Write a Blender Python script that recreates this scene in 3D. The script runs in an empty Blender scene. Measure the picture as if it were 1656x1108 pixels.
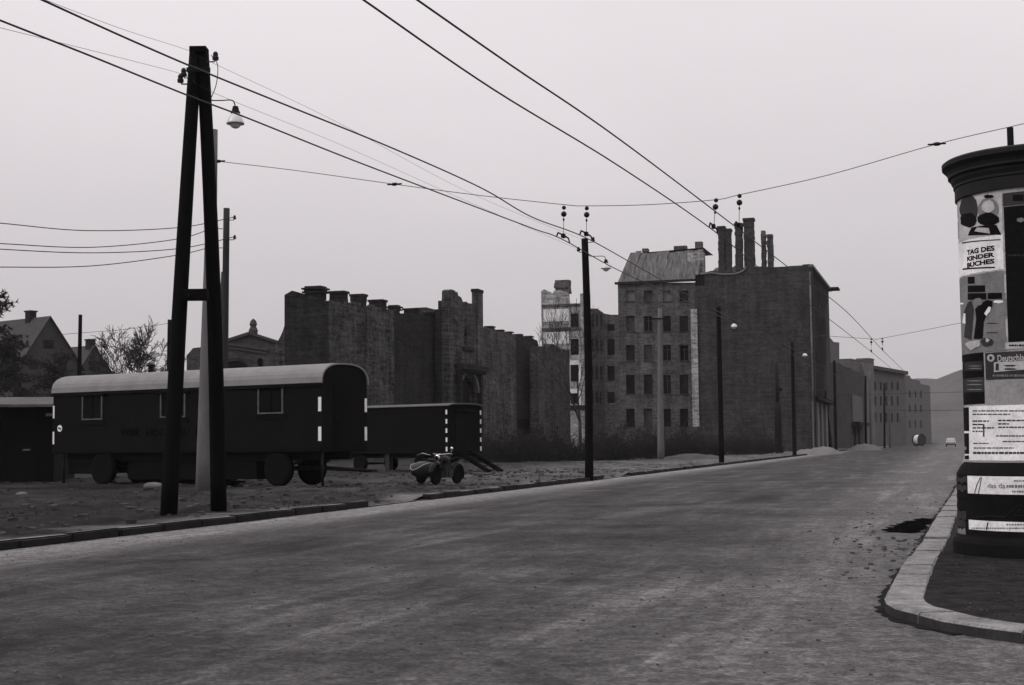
import bpy, bmesh, math, random
from mathutils import Vector, Matrix, noise
from mathutils.geometry import tessellate_polygon

random.seed(11)
sc = bpy.context.scene
COL = sc.collection
rad = math.radians

# ------------------------------------------------------------------ camera
FPX, CX, CY, CAMH = 2300.0, 828.0, 554.0, 1.3
PITCH = math.atan((717 - CY) / FPX)
ROLL = rad(0.6)
_r0 = Vector((1, 0, 0)); _u0 = Vector((0, -math.sin(PITCH), math.cos(PITCH)))
FW = Vector((0, math.cos(PITCH), math.sin(PITCH)))
RT = _r0 * math.cos(ROLL) - _u0 * math.sin(ROLL)
UP = _r0 * math.sin(ROLL) + _u0 * math.cos(ROLL)
cam_d = bpy.data.cameras.new('camera')
cam_d.sensor_fit = 'HORIZONTAL'; cam_d.sensor_width = 36.0; cam_d.lens = 50.0
cam_d.clip_start = 0.1; cam_d.clip_end = 6000
cam = bpy.data.objects.new('camera', cam_d); COL.objects.link(cam)
M3 = Matrix((RT, UP, -FW)).transposed()
cam.matrix_world = Matrix.Translation((0, 0, CAMH)) @ M3.to_4x4()
sc.camera = cam

# ------------------------------------------------------------------ sky, sun, exposure
SUN_EL, SUN_AZ = rad(40), rad(-112)        # overcast: a weak, wide sun to the left, a little behind the camera
world = bpy.data.worlds.new('World'); sc.world = world; world.use_nodes = True
nt = world.node_tree; nt.nodes.clear()
sky = nt.nodes.new('ShaderNodeTexSky'); sky.sky_type = 'NISHITA'; sky.sun_disc = False
sky.sun_elevation = SUN_EL; sky.sun_rotation = SUN_AZ
sky.air_density = 1.0; sky.dust_density = 6.0; sky.ozone_density = 1.0
bw = nt.nodes.new('ShaderNodeRGBToBW')
nt.links.new(sky.outputs[0], bw.inputs[0])
mul = nt.nodes.new('ShaderNodeMath'); mul.operation = 'MULTIPLY_ADD'   # thin even cloud over the sky
mul.inputs[1].default_value = 0.10; mul.inputs[2].default_value = 5.3
nt.links.new(bw.outputs[0], mul.inputs[0])
wtc = nt.nodes.new('ShaderNodeTexCoord'); wmp = nt.nodes.new('ShaderNodeMapping'); wmp.inputs['Scale'].default_value = (1, 1, 2.2)
wn = nt.nodes.new('ShaderNodeTexNoise'); wn.inputs['Scale'].default_value = 1.7; wn.inputs['Detail'].default_value = 4; wn.inputs['Roughness'].default_value = 0.5
nt.links.new(wtc.outputs['Generated'], wmp.inputs[0]); nt.links.new(wmp.outputs[0], wn.inputs[0])
wmr = nt.nodes.new('ShaderNodeMapRange'); wmr.inputs[1].default_value = 0.3; wmr.inputs[2].default_value = 0.7; wmr.inputs[3].default_value = 0.93; wmr.inputs[4].default_value = 1.07
nt.links.new(wn.outputs[0], wmr.inputs[0])
cld = nt.nodes.new('ShaderNodeMath'); cld.operation = 'MULTIPLY'; nt.links.new(mul.outputs[0], cld.inputs[0]); nt.links.new(wmr.outputs[0], cld.inputs[1])
wsp = nt.nodes.new('ShaderNodeSeparateXYZ'); nt.links.new(wtc.outputs['Generated'], wsp.inputs[0])
wel = nt.nodes.new('ShaderNodeMapRange'); wel.inputs[1].default_value = 0.0; wel.inputs[2].default_value = 1.0; wel.inputs[3].default_value = 0.68; wel.inputs[4].default_value = 1.95
nt.links.new(wsp.outputs[2], wel.inputs[0])
ovc = nt.nodes.new('ShaderNodeMath'); ovc.operation = 'MULTIPLY'; nt.links.new(cld.outputs[0], ovc.inputs[0]); nt.links.new(wel.outputs[0], ovc.inputs[1]); mul = ovc
tint = nt.nodes.new('ShaderNodeVectorMath'); tint.operation = 'SCALE'
tint.inputs[0].default_value = (1.0, 0.945, 0.975)
nt.links.new(mul.outputs[0], tint.inputs['Scale'])
bg = nt.nodes.new('ShaderNodeBackground'); bg.inputs['Strength'].default_value = 0.135
nt.links.new(tint.outputs[0], bg.inputs['Color'])
wo = nt.nodes.new('ShaderNodeOutputWorld'); nt.links.new(bg.outputs[0], wo.inputs['Surface'])

sun_d = bpy.data.lights.new('sun', 'SUN'); sun_d.energy = 0.9; sun_d.angle = rad(18)
sun_d.color = (1.0, 0.97, 0.95)
sun = bpy.data.objects.new('sun', sun_d); COL.objects.link(sun)
sdir = Vector((math.sin(SUN_AZ) * math.cos(SUN_EL), math.cos(SUN_AZ) * math.cos(SUN_EL), math.sin(SUN_EL)))
sun.rotation_euler = sdir.to_track_quat('Z', 'Y').to_euler()
sun.location = (0, 0, 60)
sc.view_settings.view_transform = 'Standard'; sc.view_settings.look = 'None'
sc.view_settings.exposure = 0.0; sc.view_settings.gamma = 1.0
sc.render.engine = 'CYCLES'
sc.cycles.max_bounces = 5; sc.cycles.diffuse_bounces = 3; sc.cycles.volume_bounces = 0
sc.cycles.transparent_max_bounces = 8
sc.cycles.use_denoising = True

# ------------------------------------------------------------------ where a pixel lies in the place
def ray(px, py):
    return FW + RT * ((px - CX) / FPX) + UP * ((CY - py) / FPX)
def G(px, py, z=0.0):                      # point on the level z seen at that pixel
    d = ray(px, py); t = (z - CAMH) / d.z
    return Vector((d.x * t, d.y * t, z))
def P(px, py, dep):                        # point at depth y = dep
    d = ray(px, py); t = dep / d.y
    return Vector((d.x * t, dep, CAMH + d.z * t))
def zat(py, x, y):                         # height above plan point (x, y) seen at row py
    b = (CY - py) / FPX
    h = (b * (x * FW.x + y * FW.y) - (x * UP.x + y * UP.y)) / (UP.z - b * FW.z)
    return CAMH + h
class Plane:
    """A vertical plane: origin on the ground, direction along it."""
    def __init__(s, O, d, off=0.0):
        s.a = Vector((d[0], d[1])).normalized(); s.n = Vector((-s.a.y, s.a.x))
        s.O = Vector((O[0], O[1])) + s.n * off
        s.ang = math.atan2(s.a.y, s.a.x)
    def sz(s, px, py):
        d = ray(px, py); dn = d.x * s.n.x + d.y * s.n.y
        t = s.O.dot(s.n) / dn
        q = Vector((d.x * t, d.y * t))
        return ((q - s.O).dot(s.a), CAMH + d.z * t)
    def off(s, k): return Plane(s.O, s.a, k)
    def at(s, u, z=0.0, back=0.0):
        q = s.O + s.a * u + s.n * back
        return Vector((q.x, q.y, z))

# ------------------------------------------------------------------ materials
MATS = {}
def _n(t, typ, **kw):
    n = t.nodes.new(typ)
    for k, v in kw.items(): setattr(n, k, v)
    return n
def mat(name, v, rough=0.85, amt=0.25, scale=3.0, fine=40.0, bump=0.15, spec=0.3, metal=0.0, tintc=(1, .985, .99), stretch=None, blotch=0.0):
    """Plain weathered surface: grey value v, noise at two sizes, fine relief."""
    if name in MATS: return MATS[name]
    m = bpy.data.materials.new(name); m.use_nodes = True; MATS[name] = m
    t = m.node_tree; b = t.nodes['Principled BSDF']
    b.inputs['Roughness'].default_value = rough; b.inputs['Specular IOR Level'].default_value = spec
    b.inputs['Metallic'].default_value = metal
    tc = _n(t, 'ShaderNodeTexCoord'); src = tc.outputs['Object']
    if stretch:
        mp = _n(t, 'ShaderNodeMapping'); mp.inputs['Scale'].default_value = stretch
        t.links.new(src, mp.inputs[0]); src = mp.outputs[0]
    n1 = _n(t, 'ShaderNodeTexNoise'); n1.inputs['Scale'].default_value = scale; n1.inputs['Detail'].default_value = 6
    n1.inputs['Roughness'].default_value = 0.6
    n2 = _n(t, 'ShaderNodeTexNoise'); n2.inputs['Scale'].default_value = fine; n2.inputs['Detail'].default_value = 3
    t.links.new(src, n1.inputs[0]); t.links.new(src, n2.inputs[0])
    a = _n(t, 'ShaderNodeMath', operation='MULTIPLY_ADD'); a.inputs[1].default_value = 0.65
    s2 = _n(t, 'ShaderNodeMath', operation='MULTIPLY'); s2.inputs[1].default_value = 0.35
    t.links.new(n2.outputs[0], s2.inputs[0]); t.links.new(n1.outputs[0], a.inputs[0]); t.links.new(s2.outputs[0], a.inputs[2])
    mr = _n(t, 'ShaderNodeMapRange'); mr.inputs[1].default_value = 0.3; mr.inputs[2].default_value = 0.7
    mr.inputs[3].default_value = v * (1 - amt); mr.inputs[4].default_value = v * (1 + amt)
    t.links.new(a.outputs[0], mr.inputs[0])
    sv = _n(t, 'ShaderNodeVectorMath', operation='SCALE'); sv.inputs[0].default_value = tintc
    t.links.new(mr.outputs[0], sv.inputs['Scale']); t.links.new(sv.outputs[0], b.inputs['Base Color'])
    if bump:
        bp = _n(t, 'ShaderNodeBump'); bp.inputs['Strength'].default_value = bump; bp.inputs['Distance'].default_value = 0.02
        t.links.new(a.outputs[0], bp.inputs['Height']); t.links.new(bp.outputs[0], b.inputs['Normal'])
    return m
def brick(name, v, mort=1.5, amt=0.35, bw_=0.26, bh=0.085, msize=0.014, patch=0.0, patchv=0.2):
    """Sooty brickwork; patch > 0 leaves areas of old plaster."""
    if name in MATS: return MATS[name]
    m = bpy.data.materials.new(name); m.use_nodes = True; MATS[name] = m
    t = m.node_tree; b = t.nodes['Principled BSDF']; b.inputs['Roughness'].default_value = 0.95
    b.inputs['Specular IOR Level'].default_value = 0.15
    tc = _n(t, 'ShaderNodeTexCoord'); sp = _n(t, 'ShaderNodeSeparateXYZ'); t.links.new(tc.outputs['Object'], sp.inputs[0])
    ad = _n(t, 'ShaderNodeMath', operation='ADD'); t.links.new(sp.outputs[0], ad.inputs[0]); t.links.new(sp.outputs[1], ad.inputs[1])
    cb = _n(t, 'ShaderNodeCombineXYZ'); t.links.new(ad.outputs[0], cb.inputs[0]); t.links.new(sp.outputs[2], cb.inputs[1])
    br = _n(t, 'ShaderNodeTexBrick'); br.inputs['Scale'].default_value = 1.0
    br.inputs['Brick Width'].default_value = bw_; br.inputs['Row Height'].default_value = bh; br.inputs['Mortar Size'].default_value = msize
    br.inputs['Color1'].default_value = (v * .55, v * .55, v * .55, 1); br.inputs['Color2'].default_value = (v * 1.45, v * 1.45, v * 1.45, 1)
    br.inputs['Mortar'].default_value = (v * mort,) * 3 + (1,)
    t.links.new(cb.outputs[0], br.inputs['Vector'])
    n1 = _n(t, 'ShaderNodeTexNoise'); n1.inputs['Scale'].default_value = 0.35; n1.inputs['Detail'].default_value = 8; n1.inputs['Roughness'].default_value = 0.68
    t.links.new(cb.outputs[0], n1.inputs[0])
    mp = _n(t, 'ShaderNodeMapping'); mp.inputs['Scale'].default_value = (0.25, 2.4, 1); t.links.new(cb.outputs[0], mp.inputs[0])
    n2 = _n(t, 'ShaderNodeTexNoise'); n2.inputs['Scale'].default_value = 1.6; n2.inputs['Detail'].default_value = 6; n2.inputs['Roughness'].default_value = 0.7
    t.links.new(mp.outputs[0], n2.inputs[0])
    n3 = _n(t, 'ShaderNodeTexNoise'); n3.inputs['Scale'].default_value = 2.2; n3.inputs['Detail'].default_value = 7; n3.inputs['Roughness'].default_value = 0.8
    t.links.new(cb.outputs[0], n3.inputs[0])
    s = _n(t, 'ShaderNodeMath', operation='ADD'); t.links.new(n1.outputs[0], s.inputs[0]); t.links.new(n2.outputs[0], s.inputs[1])
    s3 = _n(t, 'ShaderNodeMath', operation='MULTIPLY_ADD'); s3.inputs[1].default_value = 1.1
    t.links.new(n3.outputs[0], s3.inputs[0]); t.links.new(s.outputs[0], s3.inputs[2])
    mp6 = _n(t, 'ShaderNodeMapping'); mp6.inputs['Scale'].default_value = (1.6, 0.09, 1); t.links.new(cb.outputs[0], mp6.inputs[0])
    n6 = _n(t, 'ShaderNodeTexNoise'); n6.inputs['Scale'].default_value = 1.0; n6.inputs['Detail'].default_value = 5; n6.inputs['Roughness'].default_value = 0.65; t.links.new(mp6.outputs[0], n6.inputs[0])
    s6 = _n(t, 'ShaderNodeMath', operation='MULTIPLY_ADD'); s6.inputs[1].default_value = 0.7; t.links.new(n6.outputs[0], s6.inputs[0]); t.links.new(s3.outputs[0], s6.inputs[2]); s3 = s6
    mr = _n(t, 'ShaderNodeMapRange'); mr.inputs[1].default_value = 1.68; mr.inputs[2].default_value = 2.12
    mr.inputs[3].default_value = 1 - amt; mr.inputs[4].default_value = 1 + amt; t.links.new(s3.outputs[0], mr.inputs[0])
    mx = _n(t, 'ShaderNodeVectorMath', operation='SCALE'); t.links.new(br.outputs['Color'], mx.inputs[0]); t.links.new(mr.outputs[0], mx.inputs['Scale'])
    out = mx.outputs[0]
    if patch > 0:
        n4 = _n(t, 'ShaderNodeTexNoise'); n4.inputs['Scale'].default_value = 0.22; n4.inputs['Detail'].default_value = 7; n4.inputs['Roughness'].default_value = 0.6
        t.links.new(cb.outputs[0], n4.inputs[0])
        rp = _n(t, 'ShaderNodeMapRange'); rp.inputs[1].default_value = 0.62 - patch * .3; rp.inputs[2].default_value = 0.66 - patch * .3
        t.links.new(n4.outputs[0], rp.inputs[0])
        pc = _n(t, 'ShaderNodeVectorMath', operation='SCALE'); pc.inputs[0].default_value = (patchv,) * 3
        t.links.new(mr.outputs[0], pc.inputs['Scale'])
        mi = _n(t, 'ShaderNodeMix', data_type='RGBA'); t.links.new(rp.outputs[0], mi.inputs[0])
        t.links.new(out, mi.inputs[6]); t.links.new(pc.outputs[0], mi.inputs[7]); out = mi.outputs[2]
    t.links.new(out, b.inputs['Base Color'])
    bp = _n(t, 'ShaderNodeBump'); bp.inputs['Strength'].default_value = 0.6; bp.inputs['Distance'].default_value = 0.03
    t.links.new(s3.outputs[0], bp.inputs['Height']); t.links.new(bp.outputs[0], b.inputs['Normal'])
    return m
def road_mat():
    m = bpy.data.materials.new('asphalt'); m.use_nodes = True
    t = m.node_tree; b = t.nodes['Principled BSDF']; b.inputs['Roughness'].default_value = 0.78
    b.inputs['Specular IOR Level'].default_value = 0.12
    tc = _n(t, 'ShaderNodeTexCoord'); sp = _n(t, 'ShaderNodeSeparateXYZ'); t.links.new(tc.outputs['Object'], sp.inputs[0])
    mp = _n(t, 'ShaderNodeMapping'); mp.inputs['Scale'].default_value = (1.0, 0.09, 1); t.links.new(tc.outputs['Object'], mp.inputs[0])
    n1 = _n(t, 'ShaderNodeTexNoise'); n1.inputs['Scale'].default_value = 1.4; n1.inputs['Detail'].default_value = 8; n1.inputs['Roughness'].default_value = 0.7   # wear along the lanes
    t.links.new(mp.outputs[0], n1.inputs[0])
    n2 = _n(t, 'ShaderNodeTexNoise'); n2.inputs['Scale'].default_value = 0.45; n2.inputs['Detail'].default_value = 8; n2.inputs['Roughness'].default_value = 0.65
    t.links.new(tc.outputs['Object'], n2.inputs[0])
    n3 = _n(t, 'ShaderNodeTexNoise'); n3.inputs['Scale'].default_value = 34; n3.inputs['Detail'].default_value = 5; n3.inputs['Roughness'].default_value = 0.85
    t.links.new(tc.outputs['Object'], n3.inputs[0])
    vo = _n(t, 'ShaderNodeTexVoronoi'); vo.inputs['Scale'].default_value = 38
    vo2 = _n(t, 'ShaderNodeTexVoronoi'); vo2.inputs['Scale'].default_value = 9; t.links.new(tc.outputs['Object'], vo2.inputs[0])
    t.links.new(tc.outputs['Object'], vo.inputs[0])
    a = _n(t, 'ShaderNodeMath', operation='MULTIPLY_ADD'); a.inputs[1].default_value = 1.9; t.links.new(n2.outputs[0], a.inputs[0]); t.links.new(n1.outputs[0], a.inputs[2])
    n5 = _n(t, 'ShaderNodeTexNoise'); n5.inputs['Scale'].default_value = 6; n5.inputs['Detail'].default_value = 9; n5.inputs['Roughness'].default_value = 0.95
    t.links.new(tc.outputs['Object'], n5.inputs[0])
    nn = _n(t, 'ShaderNodeMath', operation='MULTIPLY_ADD'); nn.inputs[1].default_value = 1.5; t.links.new(n5.outputs[0], nn.inputs[0]); t.links.new(n3.outputs[0], nn.inputs[2])
    a2 = _n(t, 'ShaderNodeMath', operation='ADD'); t.links.new(a.outputs[0], a2.inputs[0]); t.links.new(nn.outputs[0], a2.inputs[1])
    mr = _n(t, 'ShaderNodeMapRange'); mr.inputs[1].default_value = 2.32; mr.inputs[2].default_value = 3.12
    mr.inputs[3].default_value = 0.006; mr.inputs[4].default_value = 0.079; t.links.new(a2.outputs[0], mr.inputs[0])
    # pale grit swept into the two gutters (local x: 0 at the left kerb, ROADW at the right kerb)
    wob = _n(t, 'ShaderNodeMath', operation='MULTIPLY_ADD'); wob.inputs[1].default_value = 1.6; t.links.new(n2.outputs[0], wob.inputs[0]); t.links.new(sp.outputs[0], wob.inputs[2])
    g1 = _n(t, 'ShaderNodeMapRange', interpolation_type='SMOOTHSTEP'); g1.inputs[1].default_value = 3.0; g1.inputs[2].default_value = 1.0
    g1.inputs[3].default_value = 0; g1.inputs[4].default_value = 1.0; t.links.new(wob.outputs[0], g1.inputs[0])
    g2 = _n(t, 'ShaderNodeMapRange', interpolation_type='SMOOTHSTEP'); g2.inputs[1].default_value = 8.6; g2.inputs[2].default_value = 11.8
    g2.inputs[3].default_value = 0; g2.inputs[4].default_value = 0.45; t.links.new(wob.outputs[0], g2.inputs[0])
    gm = _n(t, 'ShaderNodeMath', operation='MAXIMUM'); t.links.new(g1.outputs[0], gm.inputs[0]); t.links.new(g2.outputs[0], gm.inputs[1])
    gr = _n(t, 'ShaderNodeMapRange'); gr.inputs[1].default_value = 0.3; gr.inputs[2].default_value = 0.75; gr.inputs[3].default_value = 0.09; gr.inputs[4].default_value = 0.3
    t.links.new(n5.outputs[0], gr.inputs[0])
    mi = _n(t, 'ShaderNodeMix', data_type='FLOAT'); t.links.new(gm.outputs[0], mi.inputs[0]); t.links.new(mr.outputs[0], mi.inputs[2]); t.links.new(gr.outputs[0], mi.inputs[3])
    # loose pale and dark chips
    ch = _n(t, 'ShaderNodeMapRange'); ch.inputs[1].default_value = 0.0; ch.inputs[2].default_value = 0.35; ch.inputs[3].default_value = 1.5; ch.inputs[4].default_value = 0.85
    t.links.new(vo.outputs['Distance'], ch.inputs[0])
    cs1 = _n(t, 'ShaderNodeSeparateColor'); t.links.new(vo.outputs['Color'], cs1.inputs[0]); cs2 = _n(t, 'ShaderNodeSeparateColor'); t.links.new(vo2.outputs['Color'], cs2.inputs[0])
    cr1 = _n(t, 'ShaderNodeMapRange'); cr1.inputs[3].default_value = 0.6; cr1.inputs[4].default_value = 1.42; t.links.new(cs1.outputs[0], cr1.inputs[0])
    cr2 = _n(t, 'ShaderNodeMapRange'); cr2.inputs[3].default_value = 0.7; cr2.inputs[4].default_value = 1.3; t.links.new(cs2.outputs[0], cr2.inputs[0])
    cx_ = _n(t, 'ShaderNodeMath', operation='MULTIPLY'); t.links.new(cr1.outputs[0], cx_.inputs[0]); t.links.new(cr2.outputs[0], cx_.inputs[1])
    # pale worn wheel streaks along the lanes
    ws = _n(t, 'ShaderNodeMapRange', interpolation_type='SMOOTHSTEP'); ws.inputs[1].default_value = 0.5; ws.inputs[2].default_value = 0.68; ws.inputs[3].default_value = 0.86; ws.inputs[4].default_value = 1.38; t.links.new(n1.outputs[0], ws.inputs[0])
    cy_ = _n(t, 'ShaderNodeMath', operation='MULTIPLY'); t.links.new(cx_.outputs[0], cy_.inputs[0]); t.links.new(ws.outputs[0], cy_.inputs[1])
    cm = _n(t, 'ShaderNodeMath', operation='MULTIPLY'); t.links.new(mi.outputs[0], cm.inputs[0]); t.links.new(cy_.outputs[0], cm.inputs[1])
    sv = _n(t, 'ShaderNodeVectorMath', operation='SCALE'); sv.inputs[0].default_value = (1.0, 0.975, 0.99); t.links.new(cm.outputs[0], sv.inputs['Scale'])
    t.links.new(sv.outputs[0], b.inputs['Base Color'])
    bp = _n(t, 'ShaderNodeBump'); bp.inputs['Strength'].default_value = 0.45; bp.inputs['Distance'].default_value = 0.02
    t.links.new(a2.outputs[0], bp.inputs['Height']); t.links.new(bp.outputs[0], b.inputs['Normal'])
    return m
def soil_mat():
    m = bpy.data.materials.new('trodden_soil'); m.use_nodes = True
    t = m.node_tree; b = t.nodes['Principled BSDF']; b.inputs['Roughness'].default_value = 0.97; b.inputs['Specular IOR Level'].default_value = 0.1
    tc = _n(t, 'ShaderNodeTexCoord'); sp = _n(t, 'ShaderNodeSeparateXYZ'); t.links.new(tc.outputs['Object'], sp.inputs[0])
    n1 = _n(t, 'ShaderNodeTexNoise'); n1.inputs['Scale'].default_value = 0.5; n1.inputs['Detail'].default_value = 9; n1.inputs['Roughness'].default_value = 0.7
    n2 = _n(t, 'ShaderNodeTexNoise'); n2.inputs['Scale'].default_value = 5; n2.inputs['Detail'].default_value = 9; n2.inputs['Roughness'].default_value = 0.85
    t.links.new(tc.outputs['Object'], n1.inputs[0]); t.links.new(tc.outputs['Object'], n2.inputs[0])
    a = _n(t, 'ShaderNodeMath', operation='ADD'); t.links.new(n1.outputs[0], a.inputs[0]); t.links.new(n2.outputs[0], a.inputs[1])
    mr = _n(t, 'ShaderNodeMapRange'); mr.inputs[1].default_value = 0.82; mr.inputs[2].default_value = 1.28; mr.inputs[3].default_value = 0.001; mr.inputs[4].default_value = 0.03
    t.links.new(a.outputs[0], mr.inputs[0])
    # sandy trodden strip next to the kerb, sandier further up the street (local x: minus = away from the road, y: along the street)
    yy = _n(t, 'ShaderNodeMapRange', interpolation_type='SMOOTHSTEP'); yy.inputs[1].default_value = 18; yy.inputs[2].default_value = 62; yy.inputs[3].default_value = 0.0; yy.inputs[4].default_value = 1.0
    t.links.new(sp.outputs[1], yy.inputs[0])
    xx = _n(t, 'ShaderNodeMapRange', interpolation_type='SMOOTHSTEP'); xx.inputs[1].default_value = -13; xx.inputs[2].default_value = -2; xx.inputs[3].default_value = 0.12; xx.inputs[4].default_value = 1.0
    t.links.new(sp.outputs[0], xx.inputs[0])
    k = _n(t, 'ShaderNodeMath', operation='MULTIPLY'); t.links.new(yy.outputs[0], k.inputs[0]); t.links.new(xx.outputs[0], k.inputs[1])
    ed = _n(t, 'ShaderNodeMath', operation='MULTIPLY_ADD'); ed.inputs[1].default_value = 1.4; t.links.new(n1.outputs[0], ed.inputs[0]); t.links.new(sp.outputs[0], ed.inputs[2])
    ed2 = _n(t, 'ShaderNodeMath', operation='SUBTRACT'); ed2.inputs[1].default_value = 0.75; t.links.new(ed.outputs[0], ed2.inputs[0]); ed = ed2
    es = _n(t, 'ShaderNodeMapRange', interpolation_type='SMOOTHSTEP'); es.inputs[1].default_value = -1.5; es.inputs[2].default_value = -.2; es.inputs[3].default_value = 0; es.inputs[4].default_value = .9
    t.links.new(ed.outputs[0], es.inputs[0]); kx = _n(t, 'ShaderNodeMath', operation='MAXIMUM'); t.links.new(k.outputs[0], kx.inputs[0]); t.links.new(es.outputs[0], kx.inputs[1]); k = kx
    sd = _n(t, 'ShaderNodeMapRange'); sd.inputs[1].default_value = 0.82; sd.inputs[2].default_value = 1.25; sd.inputs[3].default_value = 0.012; sd.inputs[4].default_value = 0.19
    t.links.new(a.outputs[0], sd.inputs[0])
    mi = _n(t, 'ShaderNodeMix', data_type='FLOAT'); t.links.new(k.outputs[0], mi.inputs[0]); t.links.new(mr.outputs[0], mi.inputs[2]); t.links.new(sd.outputs[0], mi.inputs[3])
    sv = _n(t, 'ShaderNodeVectorMath', operation='SCALE'); sv.inputs[0].default_value = (1.0, 0.98, 0.98); t.links.new(mi.outputs[0], sv.inputs['Scale'])
    t.links.new(sv.outputs[0], b.inputs['Base Color'])
    bp = _n(t, 'ShaderNodeBump'); bp.inputs['Strength'].default_value = 0.8; bp.inputs['Distance'].default_value = 0.05
    t.links.new(a.outputs[0], bp.inputs['Height']); t.links.new(bp.outputs[0], b.inputs['Normal'])
    return m

# ------------------------------------------------------------------ mesh helpers
class MB:
    def __init__(s): s.v = []; s.f = []; s.sm = []; s.mi = []
    def add(s, vs, fs, smooth=False, mi=0):
        o = len(s.v); s.v.extend([tuple(q) for q in vs])
        for f in fs: s.f.append([i + o for i in f]); s.sm.append(smooth); s.mi.append(mi)
        return s
    def box(s, x0, x1, y0, y1, z0, z1, mi=0):
        vs = [(x, y, z) for z in (z0, z1) for y in (y0, y1) for x in (x0, x1)]
        return s.add(vs, [(0, 2, 3, 1), (4, 5, 7, 6), (0, 1, 5, 4), (1, 3, 7, 5), (3, 2, 6, 7), (2, 0, 4, 6)], mi=mi)
    def obox(s, c, ax, ay, az, hx, hy, hz, mi=0):
        c = Vector(c); ax = Vector(ax).normalized() * hx; ay = Vector(ay).normalized() * hy; az = Vector(az).normalized() * hz
        vs = [c + ax * x + ay * y + az * z for z in (-1, 1) for y in (-1, 1) for x in (-1, 1)]
        return s.add(vs, [(0, 2, 3, 1), (4, 5, 7, 6), (0, 1, 5, 4), (1, 3, 7, 5), (3, 2, 6, 7), (2, 0, 4, 6)], mi=mi)
    def tube(s, pts, r, n=8, cap=True, smooth=True, mi=0):
        pts = [Vector(q) for q in pts]; k = len(pts)
        rr = r if isinstance(r, (list, tuple)) else [r] * k
        vs = []; ref = None
        for i, q in enumerate(pts):
            d = (pts[min(i + 1, k - 1)] - pts[max(i - 1, 0)]).normalized()
            if ref is None:
                ref = Vector((1, 0, 0)) if abs(d.x) < 0.9 else Vector((0, 1, 0))
            a = (ref - d * ref.dot(d))
            if a.length < 1e-5: a = d.orthogonal()
            a.normalize(); ref = a; b = d.cross(a)
            for j in range(n):
                w = 2 * math.pi * j / n
                vs.append(q + (a * math.cos(w) + b * math.sin(w)) * rr[i])
        fs = [(i * n + j, i * n + (j + 1) % n, (i + 1) * n + (j + 1) % n, (i + 1) * n + j) for i in range(k - 1) for j in range(n)]
        s.add(vs, fs, smooth, mi)
        if cap:
            o = len(s.v) - len(vs)
            s.f.append([o + j for j in range(n)][::-1]); s.sm.append(False); s.mi.append(mi)
            s.f.append([o + (k - 1) * n + j for j in range(n)]); s.sm.append(False); s.mi.append(mi)
        return s
    def lathe(s, prof, n=24, c=(0, 0, 0), axis='Z', a0=0.0, smooth=False, mi=0):
        vs = []
        for r, z in prof:
            for j in range(n):
                w = a0 + 2 * math.pi * j / n; x, y = r * math.cos(w), r * math.sin(w)
                q = (x, y, z) if axis == 'Z' else ((z, x, y) if axis == 'X' else (x, z, y))
                vs.append((q[0] + c[0], q[1] + c[1], q[2] + c[2]))
        k = len(prof)
        fs = [(i * n + j, i * n + (j + 1) % n, (i + 1) * n + (j + 1) % n, (i + 1) * n + j) for i in range(k - 1) for j in range(n)]
        if prof[0][0] > 1e-4: fs.append(tuple(range(n))[::-1])
        if prof[-1][0] > 1e-4: fs.append(tuple((k - 1) * n + j for j in range(n)))
        return s.add(vs, fs, smooth, mi)
    def ball(s, c, rx, ry, rz, nu=12, nv=8, mi=0):
        prof = [(math.sin(math.pi * i / nv), -math.cos(math.pi * i / nv)) for i in range(nv + 1)]
        vs = []
        for r, z in prof:
            for j in range(nu):
                w = 2 * math.pi * j / nu
                vs.append((c[0] + rx * r * math.cos(w), c[1] + ry * r * math.sin(w), c[2] + rz * z))
        fs = [(i * nu + j, i * nu + (j + 1) % nu, (i + 1) * nu + (j + 1) % nu, (i + 1) * nu + j) for i in range(nv) for j in range(nu)]
        return s.add(vs, fs, True, mi)
    def prism(s, poly, y0, y1, holes=(), smooth=False, mi=0):
        """Polygon in (x, z), holes cut through, extruded from y0 to y1."""
        loops = [[Vector((a, b, 0)) for a, b in poly]] + [[Vector((a, b, 0)) for a, b in h] for h in holes]
        flat = [q for l in loops for q in l]; tris = tessellate_polygon(loops)
        n = len(flat)
        vs = [(q.x, y0, q.y) for q in flat] + [(q.x, y1, q.y) for q in flat]
        fs = []
        for t in tris:
            a, b, c = t
            if (flat[b] - flat[a]).cross(flat[c] - flat[a]).z < 0: a, b, c = a, c, b
            fs.append((a, b, c)); fs.append((n + c, n + b, n + a))
        o = 0
        for l in loops:
            k = len(l)
            for i in range(k):
                j = (i + 1) % k; fs.append((o + i, n + o + i, n + o + j, o + j))
            o += k
        return s.add(vs, fs, smooth, mi)
    def mesh(s, name, mats, fix=True):
        me = bpy.data.meshes.new(name); me.from_pydata(s.v, [], s.f)
        for m in (mats if isinstance(mats, (list, tuple)) else [mats]): me.materials.append(m)
        me.polygons.foreach_set('use_smooth', s.sm); me.polygons.foreach_set('material_index', s.mi)
        me.update()
        if fix:
            bm = bmesh.new(); bm.from_mesh(me); bmesh.ops.recalc_face_normals(bm, faces=bm.faces); bm.to_mesh(me); bm.free()
        return me
    def build(s, name, mats, parent=None, loc=(0, 0, 0), rz=0.0, fix=True):
        return link(name, s.mesh(name, mats, fix), parent, loc, rz)
def link(name, me, parent=None, loc=(0, 0, 0), rz=0.0):
    o = bpy.data.objects.new(name, me); COL.objects.link(o); o.parent = parent
    o.location = loc; o.rotation_euler = (0, 0, rz)
    return o
def tag(o, label, cat, group=None):
    o['label'] = label; o['category'] = cat
    if group: o['group'] = group
    return o
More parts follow.
